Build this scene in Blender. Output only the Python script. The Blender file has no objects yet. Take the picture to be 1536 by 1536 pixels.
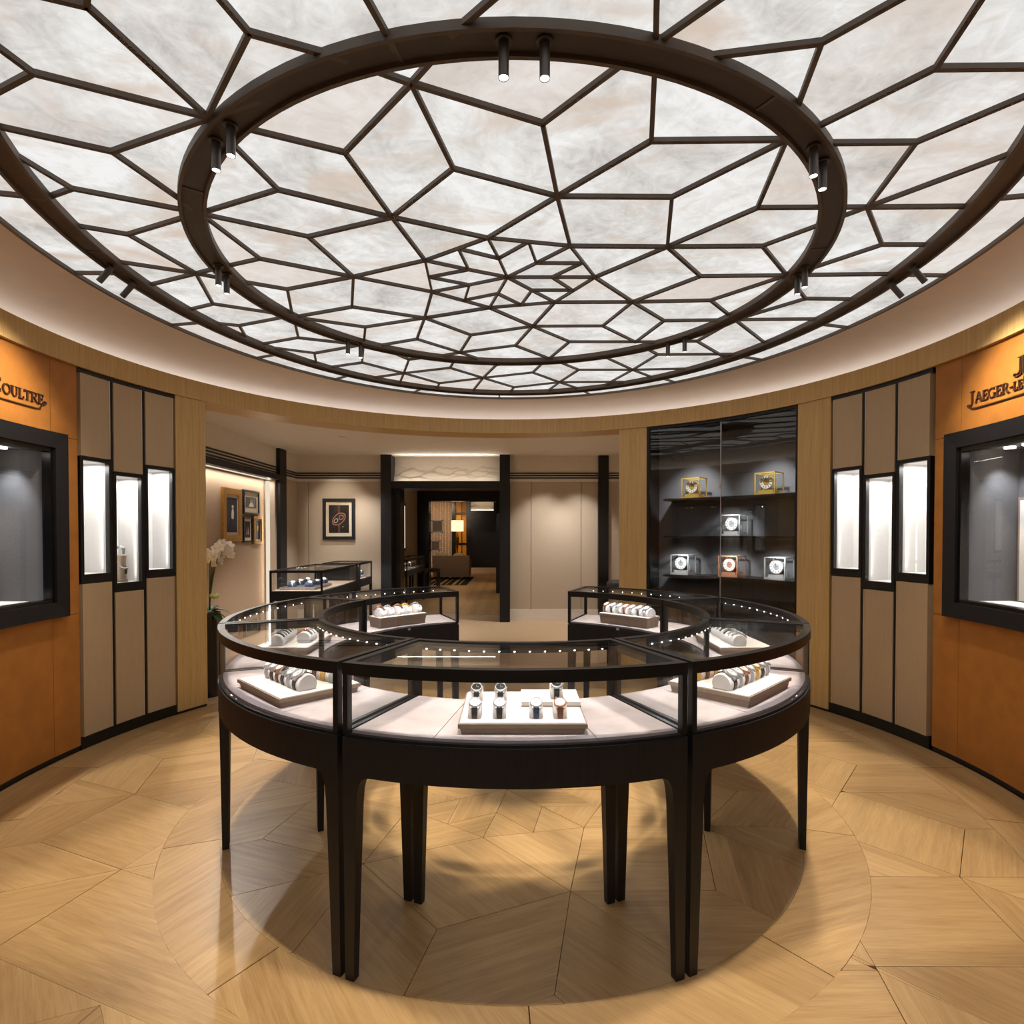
import bpy, bmesh, math, random
from mathutils import Vector, Matrix
from mathutils.geometry import tessellate_polygon
random.seed(7)
R = math.radians
sin, cos, pi = math.sin, math.cos, math.pi
scene = bpy.context.scene
col = scene.collection

# ---------------------------------------------------------------- camera, world, exposure
F_PX = 856.0
cd = bpy.data.cameras.new('camera')
cam = bpy.data.objects.new('camera', cd); col.objects.link(cam)
cd.sensor_fit = 'HORIZONTAL'; cd.sensor_width = 36.0
cd.lens = 36.0 * F_PX / 1536.0
cd.shift_y = 47.4 / 1536.0
cd.clip_start = 0.05; cd.clip_end = 100
cam.location = (0, 0, 1.5)
cam.rotation_euler = (R(90 - 0.9), 0, 0)
scene.camera = cam
world = bpy.data.worlds.new('world'); scene.world = world
world.use_nodes = True
world.node_tree.nodes['Background'].inputs[0].default_value = (1.0, 0.93, 0.85, 1)
world.node_tree.nodes['Background'].inputs[1].default_value = 0.05
scene.view_settings.view_transform = 'Standard'
scene.view_settings.look = 'None'
scene.view_settings.gamma = 1.0
scene.view_settings.use_curve_mapping = False
scene.view_settings.exposure = 0.0
cy = scene.cycles
cy.use_denoising = True
cy.use_adaptive_sampling = False
cy.max_bounces = 8; cy.diffuse_bounces = 4; cy.glossy_bounces = 4
cy.transmission_bounces = 6; cy.transparent_max_bounces = 40
cy.caustics_reflective = False; cy.caustics_refractive = False
cy.sample_clamp_indirect = 2.5

# ---------------------------------------------------------------- helpers
def lin(c):
    return tuple(((v / 255.0) / 12.92 if v <= 10.31 else ((v / 255.0 + 0.055) / 1.055) ** 2.4) for v in c)
MATS = {}
def nmat(name):
    m = bpy.data.materials.new(name); m.use_nodes = True
    nt = m.node_tree
    for n in list(nt.nodes): nt.nodes.remove(n)
    out = nt.nodes.new('ShaderNodeOutputMaterial')
    return m, nt, out
def N(nt, t, **kw):
    n = nt.nodes.new('ShaderNode' + t)
    for k, v in kw.items():
        if hasattr(n, k) and not k.startswith('i_'): setattr(n, k, v)
    return n
def ramp(nt, fac, stops):
    r = nt.nodes.new('ShaderNodeValToRGB')
    e = r.color_ramp.elements
    while len(e) < len(stops): e.new(0.5)
    for i, (p, c) in enumerate(stops):
        e[i].position = p; e[i].color = (*c, 1) if len(c) == 3 else c
    nt.links.new(fac, r.inputs[0]); return r.outputs[0]
def coords(nt, kind, scale, rnd=0.0):
    if kind == 'UV':
        s = N(nt, 'UVMap').outputs[0]
    elif kind == 'World':
        s = N(nt, 'NewGeometry').outputs['Position']
    else:
        s = N(nt, 'TexCoord').outputs['Object']
    m = N(nt, 'Mapping'); m.inputs['Scale'].default_value = scale
    nt.links.new(s, m.inputs[0])
    if rnd:
        oi = N(nt, 'ObjectInfo'); mu = N(nt, 'Math', operation='MULTIPLY'); mu.inputs[1].default_value = rnd
        nt.links.new(oi.outputs['Random'], mu.inputs[0]); nt.links.new(mu.outputs[0], m.inputs['Location'])
    return m.outputs[0]
def noise(nt, vec, scale, detail=4, rough=0.55, dist=0.0):
    n = N(nt, 'TexNoise'); n.inputs['Scale'].default_value = scale; n.inputs['Detail'].default_value = detail
    n.inputs['Roughness'].default_value = rough; n.inputs['Distortion'].default_value = dist
    nt.links.new(vec, n.inputs['Vector']); return n.outputs[0]
def principled(nt, out, rough=0.5, metal=0.0, spec=0.5):
    b = N(nt, 'BsdfPrincipled'); b.inputs['Roughness'].default_value = rough; b.inputs['Metallic'].default_value = metal
    b.inputs['Specular IOR Level'].default_value = spec
    nt.links.new(b.outputs[0], out.inputs[0]); return b
def bump(nt, b, h, strength, dist=0.002):
    bp = N(nt, 'Bump'); bp.inputs['Strength'].default_value = strength; bp.inputs['Distance'].default_value = dist
    nt.links.new(h, bp.inputs['Height']); nt.links.new(bp.outputs[0], b.inputs['Normal'])
def mat(name, rgb, rough=0.5, metal=0.0, spec=0.5, var=0.06, scale=30.0, bmp=0.0, stretch=(1, 1, 1), emit=0.0, ecol=None):
    """plain surface with slight procedural mottling"""
    m, nt, out = nmat(name)
    b = principled(nt, out, rough, metal, spec)
    c = lin(rgb)
    n = noise(nt, coords(nt, 'Object', stretch), scale, 4)
    lo = tuple(v * (1 - var) for v in c); hi = tuple(min(1, v * (1 + var)) for v in c)
    nt.links.new(ramp(nt, n, [(0.3, lo), (0.7, hi)]), b.inputs['Base Color'])
    if bmp: bump(nt, b, n, bmp)
    if emit:
        b.inputs['Emission Color'].default_value = (*(ecol or (1, 1, 1)), 1); b.inputs['Emission Strength'].default_value = emit
    MATS[name] = m; return m
def emis(name, rgb, strength):
    m, nt, out = nmat(name)
    e = N(nt, 'Emission'); e.inputs[0].default_value = (*rgb, 1); e.inputs[1].default_value = strength
    nt.links.new(e.outputs[0], out.inputs[0]); MATS[name] = m; return m

class MB:
    """collects geometry in world (or local) coordinates"""
    def __init__(s): s.v = []; s.f = []
    def add(s, vs, fs):
        o = len(s.v); s.v += [tuple(p) for p in vs]; s.f += [tuple(i + o for i in q) for q in fs]; return s
    def box(s, x0, x1, y0, y1, z0, z1):
        return s.add([(x0, y0, z0), (x1, y0, z0), (x1, y1, z0), (x0, y1, z0), (x0, y0, z1), (x1, y0, z1), (x1, y1, z1), (x0, y1, z1)],
                     [(0, 3, 2, 1), (4, 5, 6, 7), (0, 1, 5, 4), (1, 2, 6, 5), (2, 3, 7, 6), (3, 0, 4, 7)])
    def hexa(s, p):
        return s.add(p, [(0, 3, 2, 1), (4, 5, 6, 7), (0, 1, 5, 4), (1, 2, 6, 5), (2, 3, 7, 6), (3, 0, 4, 7)])
    def prism(s, poly, z0, z1):
        n = len(poly)
        a = sum(poly[i][0] * poly[(i + 1) % n][1] - poly[(i + 1) % n][0] * poly[i][1] for i in range(n))
        if a < 0: poly = poly[::-1]
        tri = [tuple(t) for t in tessellate_polygon([[Vector((x, y, 0)) for x, y in poly]])] if n > 4 else [tuple(range(n))]
        return s.add([(x, y, z0) for x, y in poly] + [(x, y, z1) for x, y in poly],
                     [t[::-1] for t in tri] + [tuple(i + n for i in t) for t in tri] + [(i, (i + 1) % n, n + (i + 1) % n, n + i) for i in range(n)])
    def grid(s, rows, closed_u=False, closed_v=False, caps=True):
        """rows: list of rings of points; each ring closed when closed_v"""
        m, n = len(rows), len(rows[0]); fs = []
        for i in range(m if closed_u else m - 1):
            for j in range(n if closed_v else n - 1):
                a, b = i * n + j, i * n + (j + 1) % n
                c, d = ((i + 1) % m) * n + (j + 1) % n, ((i + 1) % m) * n + j
                fs.append((a, b, c, d))
        if caps and closed_v and not closed_u:
            fs.append(tuple(range(n - 1, -1, -1))); fs.append(tuple((m - 1) * n + j for j in range(n)))
        return s.add([p for r in rows for p in r], fs)
    def lathe(s, prof, c=(0, 0, 0), n=20):
        return s.grid([[(c[0] + r * cos(2 * pi * j / n), c[1] + r * sin(2 * pi * j / n), c[2] + z) for j in range(n)] for r, z in prof], closed_v=True)
    def tube(s, path, r, n=8):
        rows = []; path = [Vector(p) for p in path]
        for i, p in enumerate(path):
            t = (path[min(i + 1, len(path) - 1)] - path[max(i - 1, 0)]).normalized()
            u = t.cross(Vector((0, 0, 1))) if abs(t.z) < 0.95 else t.cross(Vector((1, 0, 0)))
            u.normalize(); w = t.cross(u); rr = r[i] if isinstance(r, (list, tuple)) else r
            rows.append([p + rr * (u * cos(2 * pi * j / n) + w * sin(2 * pi * j / n)) for j in range(n)])
        return s.grid(rows, closed_v=True)
    def sphere(s, c, r, n=10, m=6, sc=(1, 1, 1)):
        return s.grid([[(c[0] + sc[0] * r * sin(pi * i / m) * cos(2 * pi * j / n), c[1] + sc[1] * r * sin(pi * i / m) * sin(2 * pi * j / n), c[2] - sc[2] * r * cos(pi * i / m)) for j in range(n)] for i in ([0.02] + list(range(1, m)) + [m - 0.02])], closed_v=True)
    def arc(s, r0, r1, a0, a1, z0, z1, n=12):
        """annular sector; angle 0 points to -Y, positive to +X"""
        rows = []
        for i in range(n + 1):
            a = a0 + (a1 - a0) * i / n; d = (sin(a), -cos(a))
            rows.append([(d[0] * r, d[1] * r, z) for r, z in ((r0, z0), (r1, z0), (r1, z1), (r0, z1))])
        return s.grid(rows, closed_v=True)
def set_in(o, label=None, cat=None, group=None, kind=None):
    if label: o['label'] = label
    if cat: o['category'] = cat
    if group: o['group'] = group
    if kind: o['kind'] = kind
    return o
def build(mb, name, material, parent=None, smooth=False, off=None, label=None, auto=None):
    me = bpy.data.meshes.new(name)
    if off is None and parent is not None and parent.get('_w'): off = parent.location
    v = mb.v if off is None else [(p[0] - off[0], p[1] - off[1], p[2] - off[2]) for p in mb.v]
    me.from_pydata(v, [], mb.f)
    bm = bmesh.new(); bm.from_mesh(me); bmesh.ops.recalc_face_normals(bm, faces=bm.faces)
    bm.to_mesh(me); bm.free()
    if smooth:
        for p in me.polygons: p.use_smooth = True
        if smooth != 'all':
            try: me.set_sharp_from_angle(angle=R(smooth if smooth is not True else 40))
            except Exception: pass
    me.materials.append(MATS[material] if isinstance(material, str) else material)
    o = bpy.data.objects.new(name, me); col.objects.link(o)
    if parent is not None: o.parent = parent
    if label: o['label'] = label
    return o
def empty(name, loc, label=None, cat=None, group=None, rz=0.0, kind=None, w=True):
    """root of a thing. w: children are given in world coordinates (rotation stays zero)"""
    o = bpy.data.objects.new(name, None); col.objects.link(o); o.location = loc; o.rotation_euler = (0, 0, rz)
    o.empty_display_size = 0.1
    if w: o['_w'] = 1
    return set_in(o, label, cat, group, kind)
def copy_tree(root, loc, rot, label=None, group=None):
    r = root.copy(); col.objects.link(r); r.location = loc; r.rotation_euler = rot
    if label: r['label'] = label
    if group: r['group'] = group
    for ch in root.children:
        c = ch.copy(); col.objects.link(c); c.parent = r
        for g in ch.children:
            d = g.copy(); col.objects.link(d); d.parent = c
    return r
def struct(mb, name, material, smooth=False, label=None, parent=None):
    o = build(mb, name, material, parent, smooth)
    if parent is None:
        o['kind'] = 'structure'
        if label: o['label'] = label
    return o
def light(name, kind, loc, energy, color=(1, 1, 1), target=None, size=0.05, size_y=None, angle=60, blend=0.4, spread=None, parent=None):
    ld = bpy.data.lights.new(name, kind); ld.energy = energy; ld.color = color
    if kind == 'AREA':
        ld.shape = 'RECTANGLE' if size_y else 'DISK'; ld.size = size
        if size_y: ld.size_y = size_y
        if spread: ld.spread = R(spread)
    elif kind == 'SPOT':
        ld.spot_size = R(angle); ld.spot_blend = blend; ld.shadow_soft_size = size
    else: ld.shadow_soft_size = size
    o = bpy.data.objects.new(name, ld); col.objects.link(o); o.location = loc
    if target is not None:
        o.rotation_euler = (Vector(target) - Vector(loc)).to_track_quat('-Z', 'Y').to_euler()
    return o
WARM = (1.0, 0.86, 0.68); WARM2 = (1.0, 0.72, 0.45); COOL = (0.93, 0.96, 1.0); NEUT = (1.0, 0.93, 0.85)

# the drum wall: an oval; phi 0 = far, positive = right
WA, WB, WC, WX = 2.97, 2.90, 3.65, -0.04
def W(phi, off=0.0):
    p = R(phi); n = Vector((-sin(p) / WA, -cos(p) / WB)).normalized()
    return (WX + WA * sin(p) + n.x * off, WC + WB * cos(p) + n.y * off)
def wallbox(p0, p1, o0, o1, z0, z1, n=None, mb=None):
    """curved box on the wall, offsets o0..o1 inwards"""
    mb = mb or MB(); n = n or max(1, int(abs(p1 - p0) / 2.0 + 0.5))
    rows = []
    for i in range(n + 1):
        a = p0 + (p1 - p0) * i / n
        A, B = W(a, o0), W(a, o1)
        rows.append([(*A, z0), (*B, z0), (*B, z1), (*A, z1)])
    return mb.grid(rows, closed_v=True)
def ell(a, b, cx, cy_, ang):
    return (cx + a * sin(ang), cy_ + b * cos(ang))
CX, CY = -0.02, 3.32           # centre of the ceiling pattern and of the floor pattern
TC = (0.01, 3.31)              # centre of the ring of showcases
ZC = 2.985                     # underside of the ceiling bars
# ---------------------------------------------------------------- materials
def wood_uv(name, light_c, dark_c, rough=0.34):
    m, nt, out = nmat(name)
    b = principled(nt, out, rough, 0, 0.42)
    v = coords(nt, 'UV', (1.1, 15.0, 1.0), 37.0)
    grain = noise(nt, v, 2.6, 8, 0.62, 0.35)
    v2 = coords(nt, 'UV', (3.0, 90.0, 1.0), 11.0)
    fine = noise(nt, v2, 3.0, 5, 0.6, 0.1)
    # strips of different tone inside one panel
    sep = N(nt, 'SeparateXYZ'); nt.links.new(coords(nt, 'UV', (1, 1, 1), 5.0), sep.inputs[0])
    q = N(nt, 'Math', operation='MULTIPLY'); q.inputs[1].default_value = 7.2; nt.links.new(sep.outputs[1], q.inputs[0])
    fl = N(nt, 'Math', operation='FLOOR'); nt.links.new(q.outputs[0], fl.inputs[0])
    wn = N(nt, 'TexWhiteNoise', noise_dimensions='1D'); nt.links.new(fl.outputs[0], wn.inputs['W'])
    mx = N(nt, 'Mix', data_type='FLOAT'); mx.inputs[0].default_value = 0.45
    nt.links.new(grain, mx.inputs[2]); nt.links.new(fine, mx.inputs[3])
    ad = N(nt, 'Math', operation='MULTIPLY_ADD'); ad.inputs[1].default_value = 0.17; nt.links.new(wn.outputs['Value'], ad.inputs[0]); nt.links.new(mx.outputs[0], ad.inputs[2])
    oi = N(nt, 'ObjectInfo'); ad2 = N(nt, 'Math', operation='MULTIPLY_ADD'); ad2.inputs[1].default_value = 0.12
    nt.links.new(oi.outputs['Random'], ad2.inputs[0]); nt.links.new(ad.outputs[0], ad2.inputs[2])
    mid = tuple((a + c) / 2 for a, c in zip(lin(light_c), lin(dark_c)))
    c = ramp(nt, ad2.outputs[0], [(0.34, lin(dark_c)), (0.62, mid), (0.92, lin(light_c))])
    nt.links.new(c, b.inputs['Base Color']); bump(nt, b, fine, 0.12, 0.001)
    MATS[name] = m
wood_uv('parquet', (208, 174, 124), (148, 114, 72))
def oak(name, light_c, dark_c, stretch, rough=0.42):
    m, nt, out = nmat(name)
    b = principled(nt, out, rough, 0, 0.4)
    g = noise(nt, coords(nt, 'World', stretch), 1.6, 8, 0.6, 0.2)
    g2 = noise(nt, coords(nt, 'World', tuple(s * 4 for s in stretch)), 2.0, 4, 0.6)
    mx = N(nt, 'Mix', data_type='FLOAT'); mx.inputs[0].default_value = 0.4
    nt.links.new(g, mx.inputs[2]); nt.links.new(g2, mx.inputs[3])
    nt.links.new(ramp(nt, mx.outputs[0], [(0.3, lin(dark_c)), (0.7, lin(light_c))]), b.inputs['Base Color'])
    bump(nt, b, g2, 0.15, 0.001); MATS[name] = m
oak('oak', (224, 192, 132), (188, 152, 94), (40, 40, 1.2))
oak('black_oak', (30, 31, 37), (15, 15, 19), (60, 60, 4), 0.5)
# backlit onyx
m, nt, out = nmat('onyx')
v = coords(nt, 'World', (1.0, 1.0, 1.0), 50.0)
n1 = noise(nt, v, 1.7, 10, 0.62, 1.1)
v2 = coords(nt, 'World', (1.0, 1.9, 1.0), 23.0)
n2 = noise(nt, v2, 1.1, 5, 0.55, 1.6)
n3 = noise(nt, v, 7.0, 9, 0.68, 2.2)
mxf = N(nt, 'Mix', data_type='FLOAT'); mxf.inputs[0].default_value = 0.34
nt.links.new(n1, mxf.inputs[2]); nt.links.new(n3, mxf.inputs[3])
white = ramp(nt, mxf.outputs[0], [(0.34, lin((188, 182, 176))), (0.47, lin((222, 218, 213))), (0.60, lin((247, 246, 244)))])
tint = ramp(nt, n2, [(0.52, (0, 0, 0)), (0.70, (0.9, 0.9, 0.9))])
mc = N(nt, 'Mix', data_type='RGBA'); nt.links.new(tint, mc.inputs[0]); nt.links.new(white, mc.inputs[6]); mc.inputs[7].default_value = (*lin((216, 198, 182)), 1)
oi = N(nt, 'ObjectInfo'); rr = ramp(nt, oi.outputs['Random'], [(0.72, (0, 0, 0)), (0.95, (0.55, 0.55, 0.55))])
mc2 = N(nt, 'Mix', data_type='RGBA'); nt.links.new(rr, mc2.inputs[0]); nt.links.new(mc.outputs[2], mc2.inputs[6]); mc2.inputs[7].default_value = (*lin((226, 210, 198)), 1)
em = N(nt, 'Emission'); em.inputs[1].default_value = 0.97
nt.links.new(mc2.outputs[2], em.inputs[0])
nt.links.new(em.outputs[0], out.inputs[0]); MATS['onyx'] = m
# thin clear glass: transparent with an angle-dependent mirror
def glass(name, tint=(0.97, 0.98, 0.98), base=0.025, rough=0.0):
    m, nt, out = nmat(name)
    tr = N(nt, 'BsdfTransparent'); tr.inputs[0].default_value = (*tint, 1)
    gl = N(nt, 'BsdfGlossy'); gl.inputs['Roughness'].default_value = rough; gl.inputs[0].default_value = (1, 1, 1, 1)
    lw = N(nt, 'LayerWeight'); lw.inputs[0].default_value = 0.5
    pw = N(nt, 'Math', operation='POWER'); pw.inputs[1].default_value = 4.5; nt.links.new(lw.outputs['Facing'], pw.inputs[0])
    ma = N(nt, 'Math', operation='MULTIPLY_ADD'); ma.inputs[1].default_value = 0.36; ma.inputs[2].default_value = base; nt.links.new(pw.outputs[0], ma.inputs[0])
    mx = N(nt, 'MixShader'); nt.links.new(ma.outputs[0], mx.inputs[0]); nt.links.new(tr.outputs[0], mx.inputs[1]); nt.links.new(gl.outputs[0], mx.inputs[2])
    nt.links.new(mx.outputs[0], out.inputs[0]); MATS[name] = m
glass('glass', (0.985, 0.99, 0.99)); glass('cabinet_glass', (0.93, 0.94, 0.93), 0.03)
mat('dark_bronze', (66, 58, 54), 0.5, 0.1)
mat('bronze', (92, 80, 71), 0.55, 0.0, 0.5, 0.1, 20)
mat('fixture_black', (84, 80, 78), 0.35, 0.3)
mat('black_metal', (22, 21, 22), 0.4, 0.0, 0.4)
mat('black_lacquer', (17, 15, 15), 0.25, 0, 0.5)
mat('plaster', (244, 236, 228), 0.8, 0, 0.2, 0.02, 6)
mat('white_paint', (240, 233, 224), 0.7, 0, 0.2, 0.02, 6)
mat('wall_fabric', (196, 182, 164), 0.85, 0, 0.15, 0.05, 120, 0.1)
mat('niche_fabric', (176, 152, 128), 0.85, 0, 0.15, 0.06, 90, 0.15)
mat('panel_fabric', (192, 170, 138), 0.6, 0.0, 0.35, 0.03, 60, 0.05, (1, 1, 0.1))
mat('panel_edge', (206, 190, 166), 0.35, 0.3)
mat('leather', (176, 116, 52), 0.5, 0, 0.35, 0.12, 9, 0.12)
mat('grey_fabric', (112, 111, 113), 0.9, 0, 0.15, 0.22, 150, 0.5, (1, 1, 3))
mat('dark_fabric', (114, 112, 115), 0.9, 0, 0.15, 0.15, 150, 0.3, (1, 1, 4))
mat('shelf_dark', (30, 27, 28), 0.35, 0, 0.5)
mat('suede', (184, 174, 176), 0.9, 0, 0.1, 0.13, 7, 0.15)
mat('cream', (242, 234, 228), 0.8, 0, 0.2, 0.04, 40)
mat('taupe', (150, 132, 116), 0.7, 0, 0.3)
mat('white_lining', (240, 238, 236), 0.8, 0, 0.2, 0.02, 30)
mat('slate_blue', (74, 76, 90), 0.85, 0, 0.2)
mat('steel', (226, 226, 228), 0.22, 0.6, 0.5, 0.04)
mat('gold', (252, 208, 112), 0.22, 0.55, 0.5, 0.05)
mat('rose_gold', (222, 158, 124), 0.2, 0.55, 0.5, 0.05)
mat('gilt', (176, 128, 52), 0.35, 0.7, 0.5, 0.25, 60, 0.3)
mat('strap_black', (34, 30, 30), 0.55); mat('strap_brown', (96, 58, 38), 0.55); mat('strap_navy', (38, 46, 74), 0.55)
mat('dial_white', (238, 236, 230), 0.35); mat('dial_black', (24, 24, 28), 0.3)
mat('picture_dark', (20, 18, 20), 0.4); mat('picture_blue', (34, 40, 62), 0.4); mat('mount', (232, 218, 196), 0.8)
mat('petal', (246, 236, 222), 0.6, 0, 0.3, 0.04); mat('leaf', (40, 86, 30), 0.35, 0, 0.5, 0.2, 12); mat('stem', (56, 66, 34), 0.5); mat('bud', (190, 200, 110), 0.5)
mat('upholstery', (150, 124, 98), 0.85, 0, 0.15, 0.08, 80); mat('cushion', (196, 170, 130), 0.85)
mat('rug_dark', (52, 44, 38), 0.95, 0, 0.1, 0.15, 60); mat('rug_light', (176, 152, 112), 0.95, 0, 0.1, 0.15, 60)
mat('amber', (208, 142, 40), 0.35, 0, 0.4, 0.1, 8)
mat('crystal', (236, 224, 206), 0.08, 0, 0.9, emit=0.25, ecol=(1, 0.85, 0.65))
mat('lampshade', (240, 220, 188), 0.8, emit=1.3, ecol=(1, 0.76, 0.46))
mat('lamp_metal', (120, 92, 60), 0.25, 0.9)
mat('letter_brown', (66, 40, 20), 0.45)
mat('joint_dark', (96, 68, 42), 0.8)
mat('carpet', (190, 164, 134), 0.95, 0, 0.1, 0.08, 40, 0.2)
emis('cove_led', (1.0, 0.91, 0.86), 1.8)
emis('led', (1.0, 0.95, 0.88), 14.0); emis('lens', (1.0, 0.93, 0.82), 9.0); emis('downlight', (1.0, 0.88, 0.72), 6.0)
emis('led_line', (1.0, 0.84, 0.62), 5.0); emis('led_line_soft', (1.0, 0.86, 0.68), 0.85)
# ---------------------------------------------------------------- ceiling pattern, metres: x0, y0, x1, y1
SEG=[(-0.027,3.332,-0.072,3.108),(-0.072,3.108,-0.122,2.894),(-0.122,2.894,0.301,2.974),(-0.072,3.108,0.085,2.933),(0.085,2.933,0.134,3.160),(-0.027,3.332,0.134,3.160),(0.134,3.160,0.301,2.974),(0.301,2.974,0.481,3.332),(0.134,3.160,0.381,3.163),(0.381,3.163,0.232,3.332),(-0.027,3.332,0.232,3.332),(0.232,3.332,0.481,3.332),(0.481,3.332,0.274,3.688),(0.232,3.332,0.366,3.507),(0.366,3.507,0.121,3.508),(-0.027,3.332,0.121,3.508),(0.121,3.508,0.274,3.688),(0.274,3.688,-0.148,3.775),(0.121,3.508,0.059,3.731),(0.059,3.731,-0.088,3.557),(-0.027,3.332,-0.088,3.557),(-0.088,3.557,-0.148,3.775),(-0.148,3.775,-0.492,3.532),(-0.088,3.557,-0.301,3.657),(-0.301,3.657,-0.255,3.435),(-0.027,3.332,-0.255,3.435),(-0.255,3.435,-0.492,3.532),(-0.492,3.532,-0.473,3.130),(-0.255,3.435,-0.479,3.332),(-0.479,3.332,-0.244,3.238),(-0.027,3.332,-0.244,3.238),(-0.244,3.238,-0.473,3.130),(-0.473,3.130,-0.122,2.894),(-0.244,3.238,-0.280,3.001),(-0.280,3.001,-0.072,3.108),(-0.564,2.706,-0.473,3.130),(-0.564,2.706,-0.122,2.894),(0.200,2.541,-0.122,2.894),(0.200,2.541,0.301,2.974),(0.805,2.981,0.301,2.974),(0.805,2.981,0.481,3.332),(0.774,3.683,0.481,3.332),(0.774,3.683,0.274,3.688),(0.148,4.112,0.274,3.688),(0.148,4.112,-0.148,3.775),(-0.602,3.954,-0.148,3.775),(-0.602,3.954,-0.492,3.532),(-0.918,3.326,-0.492,3.532),(-0.918,3.326,-0.473,3.130),(-0.564,2.706,-0.239,2.350),(-0.239,2.350,0.200,2.541),(-0.239,2.350,-0.333,1.910),(-0.564,2.706,-0.653,2.252),(-0.653,2.252,-0.333,1.910),(-0.333,1.910,0.111,2.094),(0.111,2.094,0.200,2.541),(0.200,2.541,0.528,2.186),(0.528,2.186,1.037,2.179),(0.200,2.541,0.707,2.546),(0.707,2.546,1.037,2.179),(0.707,2.546,0.805,2.981),(1.037,2.179,1.120,2.629),(1.120,2.629,0.805,2.981),(0.805,2.981,1.296,2.974),(0.805,2.981,1.089,3.318),(1.089,3.318,0.774,3.683),(0.774,3.683,1.265,3.657),(0.774,3.683,1.060,4.003),(1.060,4.003,0.956,4.447),(0.956,4.447,0.649,4.106),(0.649,4.106,0.774,3.683),(0.649,4.106,0.148,4.112),(0.148,4.112,0.444,4.439),(0.148,4.112,0.026,4.528),(0.026,4.528,-0.426,4.699),(0.148,4.112,-0.307,4.291),(-0.307,4.291,-0.602,3.954),(-0.307,4.291,-0.426,4.699),(-0.426,4.699,-0.727,4.378),(-0.727,4.378,-0.602,3.954),(-0.602,3.954,-1.054,4.125),(-0.602,3.954,-1.049,3.763),(-1.049,3.763,-0.918,3.326),(-0.918,3.326,-1.366,3.493),(-0.918,3.326,-1.363,3.110),(-0.918,3.326,-1.021,2.881),(-1.021,2.881,-0.564,2.706),(-0.564,2.706,-1.012,2.492),(1.619,2.624,1.536,2.193),(1.619,2.624,1.904,2.960),(1.856,3.631,1.548,3.985),(1.548,3.985,1.426,4.424),(1.209,4.751,1.093,5.193),(1.093,5.193,0.806,4.850),(1.093,5.193,0.604,5.193),(0.604,5.193,0.464,5.613),(0.464,5.613,0.190,5.278),(0.190,5.278,-0.276,5.458),(-0.276,5.458,-0.138,5.044),(-0.276,5.458,0.020,5.804),(0.020,5.804,0.464,5.613),(-0.276,5.458,-0.555,5.131),(-0.555,5.131,-1.001,5.300),(-1.001,5.300,-0.716,5.650),(-0.716,5.650,-0.276,5.458),(-1.001,5.300,-0.878,4.885),(-1.001,5.300,-1.300,4.972),(-1.934,3.715,-1.805,3.284),(-1.805,3.284,-1.908,2.859),(-1.088,2.061,-0.782,1.719),(-1.088,2.061,-1.548,1.866),(-1.088,2.061,-1.199,1.633),(1.296,2.974,1.856,3.631),(1.265,3.657,1.548,3.985),(1.060,4.003,1.548,3.985),(1.120,2.629,1.619,2.624),(1.296,2.974,1.619,2.624),(-1.054,4.125,-1.300,4.972)]
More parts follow.
